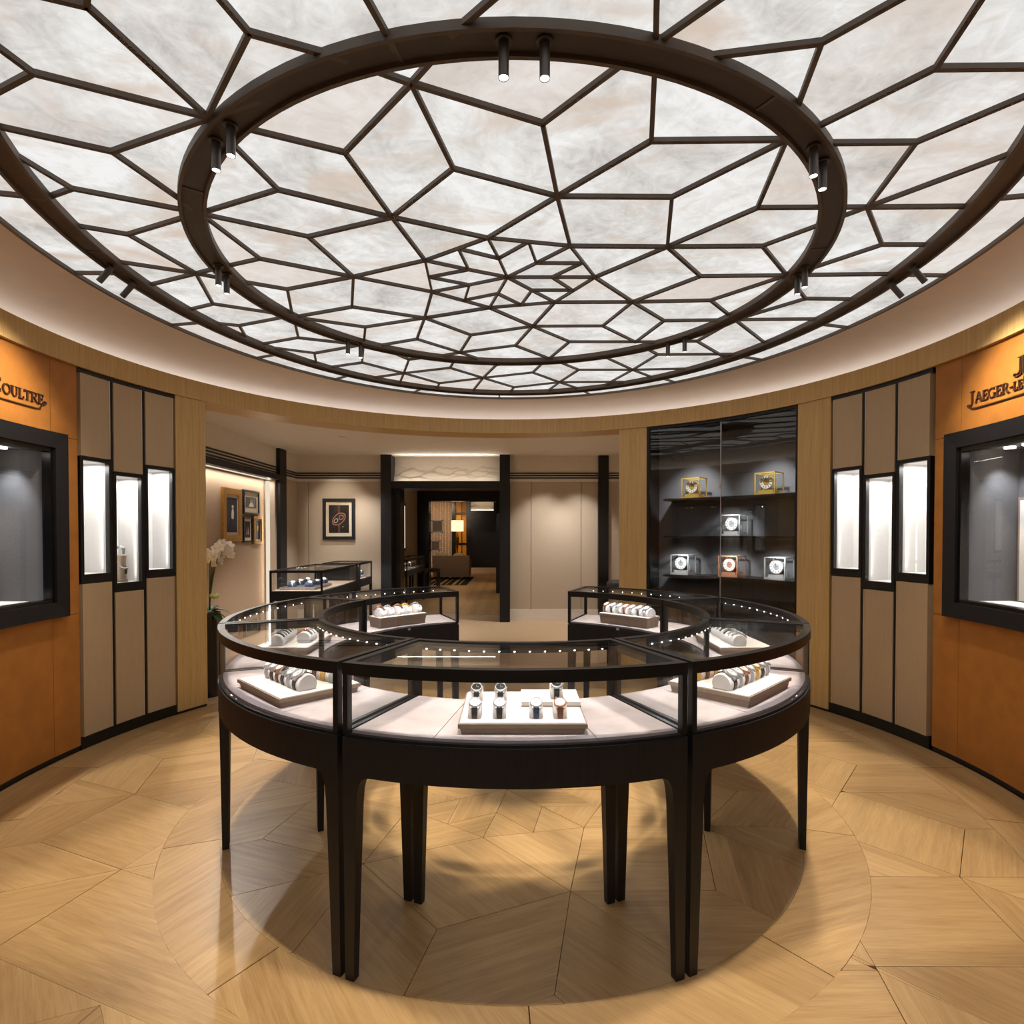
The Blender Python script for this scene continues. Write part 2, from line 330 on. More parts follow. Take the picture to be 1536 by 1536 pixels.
RSEG=[(-0.333,1.910,-0.215,1.775),(-0.333,1.910,-0.481,1.837),(0.111,2.094,0.388,1.789),(0.528,2.186,0.447,1.804),(1.037,2.179,1.059,2.157),(1.089,3.318,1.524,3.309),(1.265,3.657,1.509,3.387),(0.444,4.439,0.316,4.859),(0.026,4.528,0.316,4.859),(0.444,4.439,0.970,4.439),(-0.426,4.699,-0.560,4.768),(-0.426,4.699,-0.320,4.822),(-0.727,4.378,-1.034,4.517),(-1.054,4.125,-1.439,3.960),(-1.049,3.763,-1.463,3.924),(-1.366,3.493,-1.562,3.401),(-1.366,3.493,-1.492,3.900),(-1.363,3.110,-1.563,3.187),(-1.363,3.110,-1.438,2.729),(-1.021,2.881,-1.423,2.689),(-1.012,2.492,-1.069,2.197),(-1.012,2.492,-1.405,2.656),(-0.653,2.252,-0.977,2.120),(0.938,1.753,0.539,1.744),(0.938,1.753,0.989,1.983),(1.355,1.848,1.126,2.101),(1.536,2.193,1.216,2.197),(1.619,2.624,1.963,2.246),(1.619,2.624,2.061,2.618),(1.904,2.960,2.099,2.960),(1.904,2.960,1.608,3.301),(1.522,3.307,2.092,3.292),(1.856,3.631,2.068,3.636),(1.548,3.985,1.997,3.973),(1.548,3.985,1.892,4.378),(1.426,4.424,1.192,4.424),(1.426,4.424,1.706,4.733),(1.209,4.751,1.648,4.742),(1.209,4.751,0.980,4.485),(1.093,5.193,1.353,5.172),(1.093,5.193,1.252,5.356),(1.093,5.193,0.964,5.601),(0.806,4.850,0.518,4.840),(0.806,4.850,0.867,4.631),(0.604,5.193,0.328,4.859),(0.464,5.613,0.912,5.601),(0.464,5.613,0.635,5.804),(0.464,5.613,0.395,5.857),(0.190,5.278,0.304,4.840),(-0.138,5.044,-0.240,4.924),(-0.138,5.044,0.069,4.962),(-0.276,5.458,-0.409,5.952),(0.020,5.804,-0.021,5.994),(-0.555,5.131,-0.480,4.859),(-0.716,5.650,-0.774,5.884),(-0.878,4.885,-1.137,4.549),(-0.878,4.885,-0.677,4.813),(-1.001,5.300,-1.116,5.676),(-1.001,5.300,-1.325,5.449),(-1.300,4.972,-1.628,5.110),(-1.619,4.349,-1.165,4.517),(-1.625,4.716,-1.161,4.501),(-1.619,4.349,-1.508,3.973),(-1.619,4.349,-1.977,4.501),(-1.625,4.716,-1.906,4.581),(-1.625,4.716,-1.714,5.030),(-1.947,4.099,-1.526,3.924),(-1.947,4.099,-2.086,4.054),(-1.947,4.099,-2.009,4.334),(-1.934,3.715,-1.573,3.883),(-1.934,3.715,-2.140,3.808),(-1.805,3.284,-1.650,3.218),(-1.805,3.284,-1.680,3.352),(-1.805,3.284,-2.142,3.148),(-1.805,3.284,-2.166,3.433),(-1.908,2.859,-1.523,2.700),(-1.908,2.859,-2.094,2.782),(-1.896,2.483,-1.505,2.648),(-1.896,2.483,-1.950,2.258),(-1.896,2.483,-2.051,2.546),(-1.558,2.246,-1.100,2.071),(-1.558,2.246,-1.470,2.587),(-0.782,1.719,-0.590,1.789),(-2.051,2.558,-2.310,2.502),(-2.172,3.281,-2.500,3.276),(-2.087,4.018,-2.418,4.090),(-1.851,4.709,-2.172,4.853),(-1.438,5.306,-1.723,5.529),(-0.865,5.778,-1.037,6.022),(-0.130,5.886,-0.139,6.288),(0.614,5.735,0.785,6.022),(1.226,5.292,1.498,5.529),(1.690,4.711,1.997,4.840),(1.973,4.008,2.313,4.106),(2.125,3.298,2.441,3.309),(2.062,2.572,2.318,2.529)]
LSEG=[(0.938,1.753,1.082,1.609),(1.355,1.848,1.306,1.609),(1.355,1.848,1.634,1.845),(1.536,2.193,1.744,1.968),(-1.558,2.246,-1.873,2.111),(-1.548,1.866,-1.571,1.775),(-1.548,1.866,-1.718,1.938),(-1.199,1.633,-1.180,1.609),(-1.199,1.633,-1.274,1.609),(-0.782,1.719,-0.813,1.609),(-0.353,1.801,-0.404,1.609),(-0.185,1.728,-0.052,1.609),(0.358,1.713,0.115,1.609),(0.444,1.788,0.402,1.609),(0.412,1.783,0.580,1.609)]
def arrangement(segs, loops, free=()):
    """segs: list of (p, q) ; loops: closed polylines. Returns faces (point lists) and, per seg, the surviving extent"""
    items = [(Vector(p), Vector(q), i) for i, (p, q) in enumerate(segs)]
    # free segments run on until the first thing they meet
    base = len(segs)
    fixed = [(a, b) for a, b, _ in items] + [(Vector(l[k]), Vector(l[(k + 1) % len(l)])) for l in loops for k in range(len(l))]
    for k, (p, q) in enumerate(free):
        p, q = Vector(p), Vector(q); d = (q - p).normalized(); L0 = (q - p).length; best = L0 + 3.0
        hits = []
        for fi, (a, b) in enumerate(fixed):
            e = b - a; den = d.x * e.y - d.y * e.x
            if abs(den) < 1e-9: continue
            w_ = a - p; t = (w_.x * e.y - w_.y * e.x) / den; u = (w_.x * d.y - w_.y * d.x) / den
            if t > 0.03 and -1e-6 <= u <= 1 + 1e-6: hits.append((t, fi >= base))
        near = [t for t, lp in hits if lp and L0 * 0.6 - 0.02 < t < L0 + 0.34]
        far = [t for t, lp in hits if t > max(0.08, L0 * 0.8)]
        if not near:
            v_ = min((a for a, b in fixed[base:]), key=lambda a: (a - q).length)
            if (v_ - q).length < 0.12:      # runs tangent to a ring: end on it
                items.append((p, v_.copy(), base + k)); continue
        best = min(near, key=lambda t: abs(t - L0)) if near else min(far + [best])
        items.append((p, p + d * (best + 0.02), base + k))
    for l in loops:
        for k in range(len(l)): items.append((Vector(l[k]), Vector(l[(k + 1) % len(l)]), -1))
    n = len(items); ts = [[0.0, 1.0] for _ in items]
    bb = [(min(a.x, b.x) - .01, max(a.x, b.x) + .01, min(a.y, b.y) - .01, max(a.y, b.y) + .01) for a, b, _ in items]
    for i in range(n):
        a, b, si = items[i]; d = b - a; B = bb[i]
        for j in range(i + 1, n):
            C = bb[j]
            if C[0] > B[1] or C[1] < B[0] or C[2] > B[3] or C[3] < B[2]: continue
            c, e, sj = items[j]
            f = e - c; den = d.x * f.y - d.y * f.x
            if abs(den) < 1e-9: continue
            w_ = c - a; t = (w_.x * f.y - w_.y * f.x) / den; u = (w_.x * d.y - w_.y * d.x) / den
            ei, ej = 0.004 / max(d.length, 1e-6), 0.004 / max(f.length, 1e-6)
            if -ei <= t <= 1 + ei and -ej <= u <= 1 + ej:
                ts[i].append(min(1, max(0, t))); ts[j].append(min(1, max(0, u)))
    pts = []; grid = {}
    def key(p):
        k = (int(round(p.x / 0.012)), int(round(p.y / 0.012)))
        for dx in (-1, 0, 1):
            for dy in (-1, 0, 1):
                for q in grid.get((k[0] + dx, k[1] + dy), ()):
                    if (pts[q] - p).length < 0.011: return q
        pts.append(p.copy()); grid.setdefault(k, []).append(len(pts) - 1); return len(pts) - 1
    for a, b, _ in items[:len(segs)]: key(a); key(b)
    edges = {}
    for (a, b, s), t in zip(items, ts):
        t = sorted(t); idx = [key(a + (b - a) * x) for x in t]
        for u, w_ in zip(idx, idx[1:]):
            if u != w_:
                e = (min(u, w_), max(u, w_))
                if e not in edges or s == -1: edges[e] = s
    deg = {}
    for u, w_ in edges: deg.setdefault(u, set()).add(w_); deg.setdefault(w_, set()).add(u)
    stack = [u for u in deg if len(deg[u]) == 1]
    while stack:
        u = stack.pop()
        if len(deg.get(u, ())) != 1: continue
        w_ = next(iter(deg[u])); deg[u].clear(); deg[w_].discard(u); edges.pop((min(u, w_), max(u, w_)), None)
        if len(deg[w_]) == 1: stack.append(w_)
    nxt = {}
    for u in deg:
        nb = sorted(deg[u], key=lambda w_: math.atan2(pts[w_].y - pts[u].y, pts[w_].x - pts[u].x))
        for k, w_ in enumerate(nb): nxt[(w_, u)] = (u, nb[k - 1])
    seen = set(); faces = []
    for e in list(nxt):
        if e in seen: continue
        loop = []; x = e
        while x not in seen:
            seen.add(x); loop.append(x[0]); x = nxt[x]
        P = [pts[k] for k in loop]
        A = sum(P[k].x * P[(k + 1) % len(P)].y - P[(k + 1) % len(P)].x * P[k].y for k in range(len(P))) / 2
        if A > 0.0003: faces.append([(p.x, p.y) for p in P])
    ext = {}
    for (u, w_), s in edges.items():
        if s < 0: continue
        a, b, _ = items[s] if s < len(items) else (None, None, None)
        d = b - a; L = d.length
        for k in (u, w_):
            t = (pts[k] - a).dot(d) / (L * L); lo, hi = ext.get(s, (9, -9)); ext[s] = (min(lo, t), max(hi, t))
    bars = [(items[s][0] + (items[s][1] - items[s][0]) * lo, items[s][0] + (items[s][1] - items[s][0]) * hi) for s, (lo, hi) in ext.items()]
    return faces, bars
def extend(p, q, d):
    p, q = Vector(p), Vector(q); return (tuple(p), tuple(q + (q - p).normalized() * d))
def in_frame(x, y):
    if y < 0.3: return False
    return y > 1.60 and abs(x) < 0.905 * y
segs = [((a, b), (c, d)) for a, b, c, d in SEG]
rsegs = [extend((a, b), (c, d), 0.0) for a, b, c, d in RSEG]
free = [((a, b), (c, d)) for a, b, c, d in LSEG]
# the pattern has sevenfold symmetry: the part behind the camera repeats the part in front
extra = []
for (p, q) in segs + rsegs:
    m = ((p[0] + q[0]) / 2 - CX, (p[1] + q[1]) / 2 - CY)
    if math.hypot(m[0] / 1.05, m[1]) < 1.66: continue
    for k in (3, 4):
        a = k * 2 * pi / 7
        def rot(v):
            x, y = (v[0] - CX) / 1.05, v[1] - CY
            return (CX + 1.05 * (x * cos(a) + y * sin(a)), CY + (-x * sin(a) + y * cos(a)))
        P, Q = rot(p), rot(q); M = ((P[0] + Q[0]) / 2, (P[1] + Q[1]) / 2)
        if M[1] > CY - 0.2: continue
        if any(in_frame(P[0] + (Q[0] - P[0]) * t, P[1] + (Q[1] - P[1]) * t) for t in (0, .25, .5, .75, 1)): continue
        ang = math.atan2(M[0] - CX, -(M[1] - CY))
        if (k == 3 and ang < 0) or (k == 4 and ang > 0): continue
        extra.append((P, Q))
def loop(a, b, cx, cy_, n=96): return [ell(a, b, cx, cy_, 2 * pi * k / n) for k in range(n)]
RING1 = (1.626, 1.60, 0.002, 3.333); RING2 = (2.204, 2.632, 0.002, 3.372); EDGE = (2.497, 2.86, 0.002, 3.408)
faces, bars = arrangement(segs + extra, [loop(*RING1), loop(*RING2), loop(*EDGE)], rsegs + free)
ceiling = empty('ceiling', (CX, CY, ZC), 'backlit onyx ceiling with dark bronze glazing bars and two bronze rings', kind='structure')
def shrink(poly, d):
    cx = sum(p[0] for p in poly) / len(poly); cy_ = sum(p[1] for p in poly) / len(poly)
    r = max(math.hypot(p[0] - cx, p[1] - cy_) for p in poly); k = 1 - d / max(r, 0.02)
    return [(cx + (p[0] - cx) * k, cy_ + (p[1] - cy_) * k) for p in poly]
def within(f, a, b, cx, cy_): return max(((x - cx) / a) ** 2 + ((y - cy_) / b) ** 2 for x, y in f) < 1.012
for f in faces:
    if not within(f, *EDGE): continue
    build(MB().prism(shrink(f, 0.001), ZC + 0.016, ZC + 0.030), 'pane', 'onyx', ceiling)
for n_, (a, b) in enumerate(bars):
    d = b - a; zb_ = ZC - 0.00012 * (n_ % 23)
    if d.length < 0.02 or not within([tuple((a + b) / 2)], *EDGE): continue
    t = d.normalized(); nrm = Vector((-t.y, t.x))
    small = max((a - Vector((CX, CY))).length, (b - Vector((CX, CY))).length) < 0.6
    w_ = 0.006 if small else 0.0085
    a2, b2 = a - t * 0.004, b + t * 0.004
    mb = MB().hexa([(*(a2 - nrm * w_), zb_), (*(b2 - nrm * w_), zb_), (*(b2 + nrm * w_), zb_), (*(a2 + nrm * w_), zb_),
                    (*(a2 - nrm * w_), ZC + .034), (*(b2 - nrm * w_), ZC + .034), (*(b2 + nrm * w_), ZC + .034), (*(a2 + nrm * w_), ZC + .034)])
    build(mb, 'glazing_bar', 'bronze', ceiling)
def ring(name, a, b, cx, cy_, prof, material, parent, n=128, smooth=30):
    rows = []
    for k in range(n):
        t = 2 * pi * k / n
        rows.append([(*ell(a + o, b + o, cx, cy_, t), z) for o, z in prof])
    return build(MB().grid(rows, closed_u=True, closed_v=True), name, material, parent, smooth)
RP = [(-.057, ZC - .016), (-.043, ZC - .016), (-.040, ZC + .001), (.040, ZC + .001), (.043, ZC - .016), (.057, ZC - .016), (.057, ZC + .03), (-.057, ZC + .03)]
ring('ring_channel', *RING1, [(-.040, ZC - .002), (.040, ZC - .002), (.040, ZC + .02), (-.040, ZC + .02)], 'dark_bronze', ceiling); ring('ring_channel', *RING2, [(-.040, ZC - .002), (.040, ZC - .002), (.040, ZC + .02), (-.040, ZC + .02)], 'dark_bronze', ceiling)
r1 = ring('bronze_ring', *RING1, RP, 'bronze', ceiling)
r2 = ring('bronze_ring', *RING2, RP, 'bronze', ceiling)
for (ra, rb, rx, ry), rr, n in ((RING1, r1, 8), (RING2, r2, 10)):
    for k in range(n):
        t = 2 * pi * (k + 0.28) / n; p0, p1 = Vector(ell(ra - .04, rb - .04, rx, ry, t)), Vector(ell(ra + .04, rb + .04, rx, ry, t))
        u = (p1 - p0).normalized(); v_ = Vector((-u.y, u.x)) * .006
        j = build(MB().hexa([(*(p0 - v_), ZC - .006), (*(p1 - v_), ZC - .006), (*(p1 + v_), ZC - .006), (*(p0 + v_), ZC - .006),
                             (*(p0 - v_), ZC), (*(p1 - v_), ZC), (*(p1 + v_), ZC), (*(p0 + v_), ZC)]), 'joint_strip', 'bronze', ceiling)
ring('edge_trim', *EDGE, [(-.008, ZC - .004), (.012, ZC - .004), (.012, ZC + .04), (-.008, ZC + .04)], 'bronze', ceiling)
# cove between the luminous ceiling and the fascia
rows = []
PH0, PH1 = -138, 138
for k in range(139):
    p = PH0 + (PH1 - PH0) * k / 138
    e = Vector(ell(EDGE[0] + .01, EDGE[1] + .01, EDGE[2], EDGE[3], R(p)))
    w_ = Vector(W(p, -0.13)); row = []
    for t, z in ((0, ZC + .002), (.25, ZC + .002), (.5, ZC - .004), (.68, ZC - .022), (.80, ZC - .055), (.82, ZC - .06), (.90, ZC - .085), (.96, ZC - .12), (1, 2.79)):
        q = e + (w_ - e) * t; row.append((q.x, q.y, z))
    rows.append(row)
struct(MB().grid(rows), 'trim_1', 'plaster', 'all', 'plaster cove curving from the bright ceiling down to the oak fascia')
struct(MB().box(-4.2, 4.2, -2.2, 10.4, 3.16, 3.22), 'ceiling_slab', 'white_paint', label='concrete slab above the luminous ceiling')

# ---------------------------------------------------------------- floor
FS = 1.21
def fsc(p): return (CX + (p[0] - CX) * FS, CY + (p[1] - CY) * FS)
FI, FO = 1.518, 1.777
FB = (2.62, 2.55, -0.04, 3.65)
fsegs = [(fsc(p), fsc(q)) for p, q in segs + extra]
ffree = [(fsc(p), fsc(q)) for p, q in rsegs + free]
ff, _ = arrangement(fsegs, [loop(FI, FI, 0.0, 3.31, 96), loop(FO, FO, 0.0, 3.31, 96), loop(*FB, 120)], ffree)
floor = empty('floor', (0, 3.31, 0), 'oak parquet floor laid in star-shaped panels with a circular border band', kind='structure')
def plank(poly, ang, name='parquet_panel', par=None, gap=0.0026, z=0.0):
    o = build(MB().prism(shrink(poly, gap), z - 0.02, z), name, 'parquet', par or floor)
    me = o.data; uv = me.uv_layers.new(name='UVMap'); c, s = cos(ang), sin(ang); off = o.parent.location
    for l in me.loops:
        p = me.vertices[l.vertex_index].co + off; uv.data[l.index].uv = (p.x * c + p.y * s, -p.x * s + p.y * c)
    return o
for f in ff:
    cx = sum(p[0] for p in f) / len(f); cy_ = sum(p[1] for p in f) / len(f); r = math.hypot(cx, cy_ - 3.31)
    if not within(f, *FB): continue
    rm = [math.hypot(p[0], p[1] - 3.31) for p in f]
    if FI < r < FO and min(rm) > FI - .006 and max(rm) < FO + .006: continue
    L = sorted(((math.hypot(f[k][0] - f[k - 1][0], f[k][1] - f[k - 1][1]), math.atan2(f[k][1] - f[k - 1][1], f[k][0] - f[k - 1][0])) for k in range(len(f))), reverse=True)
    plank(f, L[0][1] if random.random() < .7 or len(L) < 2 else L[1][1])
for k in range(10):
    a0, a1 = R(178 + 36 * k), R(178 + 36 * (k + 1)); n = 12
    P = [(FI * sin(a0 + (a1 - a0) * i / n), 3.31 + FI * cos(a0 + (a1 - a0) * i / n)) for i in range(n + 1)]
    Q = [(FO * sin(a0 + (a1 - a0) * i / n), 3.31 + FO * cos(a0 + (a1 - a0) * i / n)) for i in range(n, -1, -1)]
    am = (a0 + a1) / 2
    plank([(x, y) for x, y in P + Q], math.atan2(cos(am), sin(am)) + (0.5 if k % 2 else 0.9), 'border_panel')
for k in range(24):
    a0, a1 = 15 * k, 15 * (k + 1); n = 6
    P = [ell(*FB, R(a0 + (a1 - a0) * i / n)) for i in range(n + 1)]
    Q = [W(a0 + (a1 - a0) * i / n, 0.0) for i in range(n, -1, -1)]
    am = R((a0 + a1) / 2)
    plank(P + Q, math.atan2(-sin(am), cos(am)), 'edge_board')
build(MB().box(-4.3, 4.3, -2.2, 10.2, -0.06, -0.021), 'subfloor', 'joint_dark', floor)
# ---------------------------------------------------------------- drum wall
struct(wallbox(PH0, PH1, -0.30, 0.03, 2.655, 2.812, 138), 'trim_2', 'oak', 60, 'curved oak fascia running round the room above the panels')
build(wallbox(PH0, PH1, -0.105, -0.055, 2.8125, 2.818, 138), 'cove_strip', 'cove_led', bpy.data.objects['trim_2'])
struct(wallbox(-138, -63, -0.62, -0.58, 0, 3.16), 'wall_left', 'white_paint', 60)
struct(wallbox(25, 138, -0.62, -0.58, 0, 3.16), 'wall_right', 'white_paint', 60)
for n_, (p0, p1, lab) in enumerate(((-68.0, -62.64, 'oak pilaster beside the bronze panels and the orchid'), (24.33, 30.18, 'oak pilaster between the back room and the clock cabinet'),
                                  (60.5, 66.5, 'oak pilaster between the clock cabinet and the bronze panels'))):
    struct(wallbox(p0, p1, -0.30, 0.014, 0.022, 2.655, 6), 'trim_%d' % (3 + n_), 'oak', 60, lab)
    build(wallbox(p0 + .05, p1 - .05, -0.29, 0.006, 0.0, 0.022, 6), 'plinth', 'black_metal', bpy.data.objects['trim_%d' % (3 + n_)])
# bronze-fabric panel walls with lit niches
COLS = [(2.05, 2.022, 1.22, 1.155), (1.97, 1.941, 1.137, 1.07), (2.05, 2.022, 1.22, 1.155)]
def niche_wall(edges, side, lab):
    ctr = W(sum((edges[0][0], edges[-1][1])) / 2)
    root = empty('niche_cabinet', (ctr[0], ctr[1], 0), lab, 'cabinet')
    lo, hi = min(min(e) for e in edges), max(max(e) for e in edges)
    build(wallbox(lo - .25, hi + .25, -0.27, -0.25, 0.0, 2.655), 'back_board', 'black_metal', root)
    build(wallbox(lo - .2, hi + .2, -0.25, 0.0, 0.0, 0.082), 'plinth', 'black_metal', root)
    build(wallbox(lo - .25, hi + .25, -0.25, 0.004, 2.622, 2.655), 'top_rail', 'black_metal', root)
    for (p0, p1), (zu, n1, n0, zl) in zip(edges, COLS):
        g0, g1 = (.10, .42) if side < 0 else (.42, .10)
        build(wallbox(p0 + g0, p1 - g1, -0.04, 0.010, zu, 2.622, 3), 'upper_panel', 'panel_fabric', root)
        build(wallbox(p0 + g0, p1 - g1, -0.04, 0.010, 0.088, zl, 3), 'lower_panel', 'panel_fabric', root)
        for z0, z1 in ((zu, 2.622), (0.088, zl)):
            e = p1 - g1 if side < 0 else p0 + g0
            build(wallbox(e - .10, e + .06, 0.010, 0.013, z0, z1, 1), 'panel_edging', 'panel_edge', root)
        fr = MB()
        wallbox(p0, p1, -0.03, 0.006, n1, zu - .004, 3, fr); wallbox(p0, p1, -0.03, 0.006, zl + .004, n0, 3, fr)
        wallbox(p0, p0 + .52, -0.03, 0.006, n0, n1, 1, fr); wallbox(p1 - .52, p1, -0.03, 0.006, n0, n1, 1, fr)
        build(fr, 'niche_frame', 'black_metal', root)
        nb = MB()
        wallbox(p0 + .3, p1 - .3, -0.245, -0.235, n0, n1, 3, nb)
        wallbox(p0 + .3, p0 + .52, -0.235, -0.03, n0, n1, 1, nb); wallbox(p1 - .52, p1 - .3, -0.235, -0.03, n0, n1, 1, nb)
        wallbox(p0 + .3, p1 - .3, -0.235, -0.03, n0 - .012, n0, 3, nb); wallbox(p0 + .3, p1 - .3, -0.235, -0.03, n1, n1 + .012, 3, nb)
        niche = build(nb, 'niche', 'white_lining', root)
        build(wallbox(p0 + .5, p1 - .5, -0.010, -0.005, n0, n1, 3), 'glass_pane', 'glass', root)
        pm = (p0 + p1) / 2; q = W(pm, -0.13)
        build(MB().lathe([(.001, 0), (.024, 0), (.024, .008), (.001, .008)], (q[0], q[1], n1 - .009), 14), 'lamp', 'lens', niche)
        light('niche_light', 'AREA', (q[0], q[1], n1 - .014), 2.4, (1, .97, .93), (q[0], q[1], 0), .05)
        zm = (n0 + n1) / 2
        for pe in (p0 + .75, p1 - .75):
            qs = W(pe, -.04); qt = W(pm, -.20); light('niche_strip', 'AREA', (*qs, zm), .42, (1, .97, .93), (*qt, zm), .012, n1 - n0 - .06)
    # shadow gap lines between the columns
    for a, b in zip(edges, edges[1:]):
        x0, x1 = sorted((max(a), min(b)))
        build(wallbox(x0 - .06, x1 + .06, -0.24, 0.002, 0.082, 2.622, 1), 'divider', 'black_metal', root)
    return root
EL = [(-83.95, -78.75), (-78.6, -73.4), (-73.25, -68.05)]
ER = [(66.65, 72.1), (72.28, 77.8), (77.98, 83.6)]
niche_wall(EL, -1, 'three-column bronze panel wall with lit niches beside the oak pilaster and orchid')
niche_wall(ER, 1, 'three-column bronze panel wall with lit niches beside the glazed clock cabinet')
# leather walls with showcase windows
def leather_wall(sg, name, lab):
    o = empty(name, (*W(sg * 98), 0), lab, kind='structure')
    def pan(a, b, z0, z1):
        p0, p1 = sorted((sg * a, sg * b)); build(wallbox(p0 + .03, p1 - .03, -0.05, 0.0, z0, z1), 'leather_panel', 'leather', o, 60)
    c0, c1, c2, c3 = 84.2, 88.4, 107.0, 111.2
    for a, b in ((c0, c1), (c2, c3)): pan(a, b, .036, .955); pan(a, b, 2.155, 2.655)
    pan(c0, 87.4, .958, 2.152); pan(108.0, c3, .958, 2.152)
    pan(c1, c2, .036, 1.02); pan(c1, c2, 2.10, 2.655)
    pan(c3, 124, .036, 2.655); pan(124, 138, .036, 2.655)
    p0, p1 = sorted((sg * 84.2, sg * 138)); build(wallbox(p0, p1, -0.05, -0.006, 0, .036), 'plinth', 'black_metal', o)
    return o
leather_wall(-1, 'wall_left_leather', 'tan leather panel wall on the side of the orchid')
leather_wall(1, 'wall_right_leather', 'tan leather panel wall on the side of the clock cabinet')
def showcase(sg, lab):
    F0, F1, I0, I1 = 86.75, 108.65, 88.55, 106.85; z0, z1, j0, j1 = .957, 2.165, 1.055, 2.065
    c = W(sg * 97.7, -0.2); root = empty('wall_showcase', (c[0], c[1], z0), lab, 'showcase')
    def part(a, b, o0, o1, za, zb, nm, mt, n=None):
        p0, p1 = sorted((sg * a, sg * b)); return build(wallbox(p0, p1, o0, o1, za, zb, n), nm, mt, root, 60)
    # mitred rails
    def rail(quad, nm):
        rows = []; m = 10
        (a0, za0), (a1, za1), (b0, zb0), (b1, zb1) = quad     # outer start,end ; inner start,end
        for i in range(m + 1):
            t = i / m; ao = sg * (a0 + (a1 - a0) * t); ai = sg * (b0 + (b1 - b0) * t)
            zo = za0 + (za1 - za0) * t; zi = zb0 + (zb1 - zb0) * t
            rows.append([(*W(ao, 0.0), zo), (*W(ao, .05), zo), (*W(ai, .040), zi), (*W(ai, -.02), zi)])
        build(MB().grid(rows, closed_v=True), nm, 'black_oak', root, 30)
    rail(((F0, z1), (F1, z1), (I0, j1), (I1, j1)), 'frame_rail'); rail(((F0, z0), (F1, z0), (I0, j0), (I1, j0)), 'frame_rail')
    rail(((F0, z0), (F0, z1), (I0, j0), (I0, j1)), 'frame_stile'); rail(((F1, z0), (F1, z1), (I1, j0), (I1, j1)), 'frame_stile')
    rv = MB()
    for a, b, za, zb in ((I0 - .1, I1 + .1, j1 - .03, j1 + .004), (I0 - .1, I1 + .1, j0 - .004, j0 + .022), (I0 - .1, I0 + .45, j0, j1), (I1 - .45, I1 + .1, j0, j1)):
        p0, p1 = sorted((sg * a, sg * b)); wallbox(p0, p1, -.035, .022, za, zb, None, rv)
    build(rv, 'reveal', 'black_lacquer', root)
    part(I0 + .3, I1 - .3, -.024, -.018, j0, j1, 'glass_pane', 'glass')
    part(I0 - .6, I1 + .6, -.40, -.38, j0 - .03, j1 + .01, 'back_panel', 'grey_fabric')
    for a, b in ((I0 - .25, I0 + .1), (I1 - .1, I1 + .25)): part(a, b, -.38, -.036, j0 - .03, j1 + .01, 'side_panel', 'grey_fabric', 1)
    part(I0 - .6, I1 + .6, -.38, -.036, j1 - .012, j1 + .01, 'top_panel', 'dark_fabric')
    part(I0 - .6, I1 + .6, -.38, -.036, j0 - .03, j0 - .002, 'display_floor', 'white_lining')
    for a in (91.0, 93.5, 101.9, 104.4):
        q = W(sg * a, -.2); build(MB().lathe([(.001, 0), (.03, 0), (.03, .012), (.001, .012)], (q[0], q[1], j1 - .024), 14), 'lamp', 'lens', root)
    for a, b in ((91.0, 89.2), (93.5, 94.0), (101.9, 101.4), (104.4, 106.2)):
        q = W(sg * a, -.20); t = W(sg * b, -.36)
        light('showcase_light', 'SPOT', (q[0], q[1], j1 - .032), 14, COOL, (t[0], t[1], j0 + .25), .02, angle=85, blend=.8)
    return root
showcase(-1, 'black oak framed wall showcase window lined in grey, on the wall beside the orchid')
showcase(1, 'black oak framed wall showcase window with beige board, on the clock cabinet side')
def display_plate(sg, a0, a1, lab):
    p0, p1 = sorted((sg * a0, sg * a1)); c = W((p0 + p1) / 2, -.19)
    root = empty('display_plate', (c[0], c[1], 1.053), lab, 'display tray')
    build(wallbox(p0, p1, -.30, -.08, 1.053, 1.066), 'plate', 'cream', root); build(wallbox(p0 + .2, p1 - .2, -.29, -.09, 1.066, 1.072), 'pad', 'white_lining', root)
display_plate(-1, 89.7, 101, 'cream display plate lying in the showcase opposite the beige board')
display_plate(1, 89.2, 103, 'cream display plate lying before the beige board in the showcase')
def display_board(sg, a0, a1, lab, m1, z1):
    p0, p1 = sorted((sg * a0, sg * a1)); c = W((p0 + p1) / 2, -.34)
    root = empty('display_board', (c[0], c[1], 1.053), lab, 'display board')
    build(wallbox(p0, p1, -.35, -.33, 1.053, z1), 'frame', 'taupe', root); build(wallbox(p0 + .35, p1 - .35, -.33, -.324, 1.075, z1 - .02), 'face', m1, root)
display_board(1, 89.5, 99, 'upright beige board with taupe edging inside the wall showcase', 'cream', 1.74)
display_board(-1, 89.0, 98, 'upright navy board inside the wall showcase at the picture edge', 'picture_blue', 1.70)
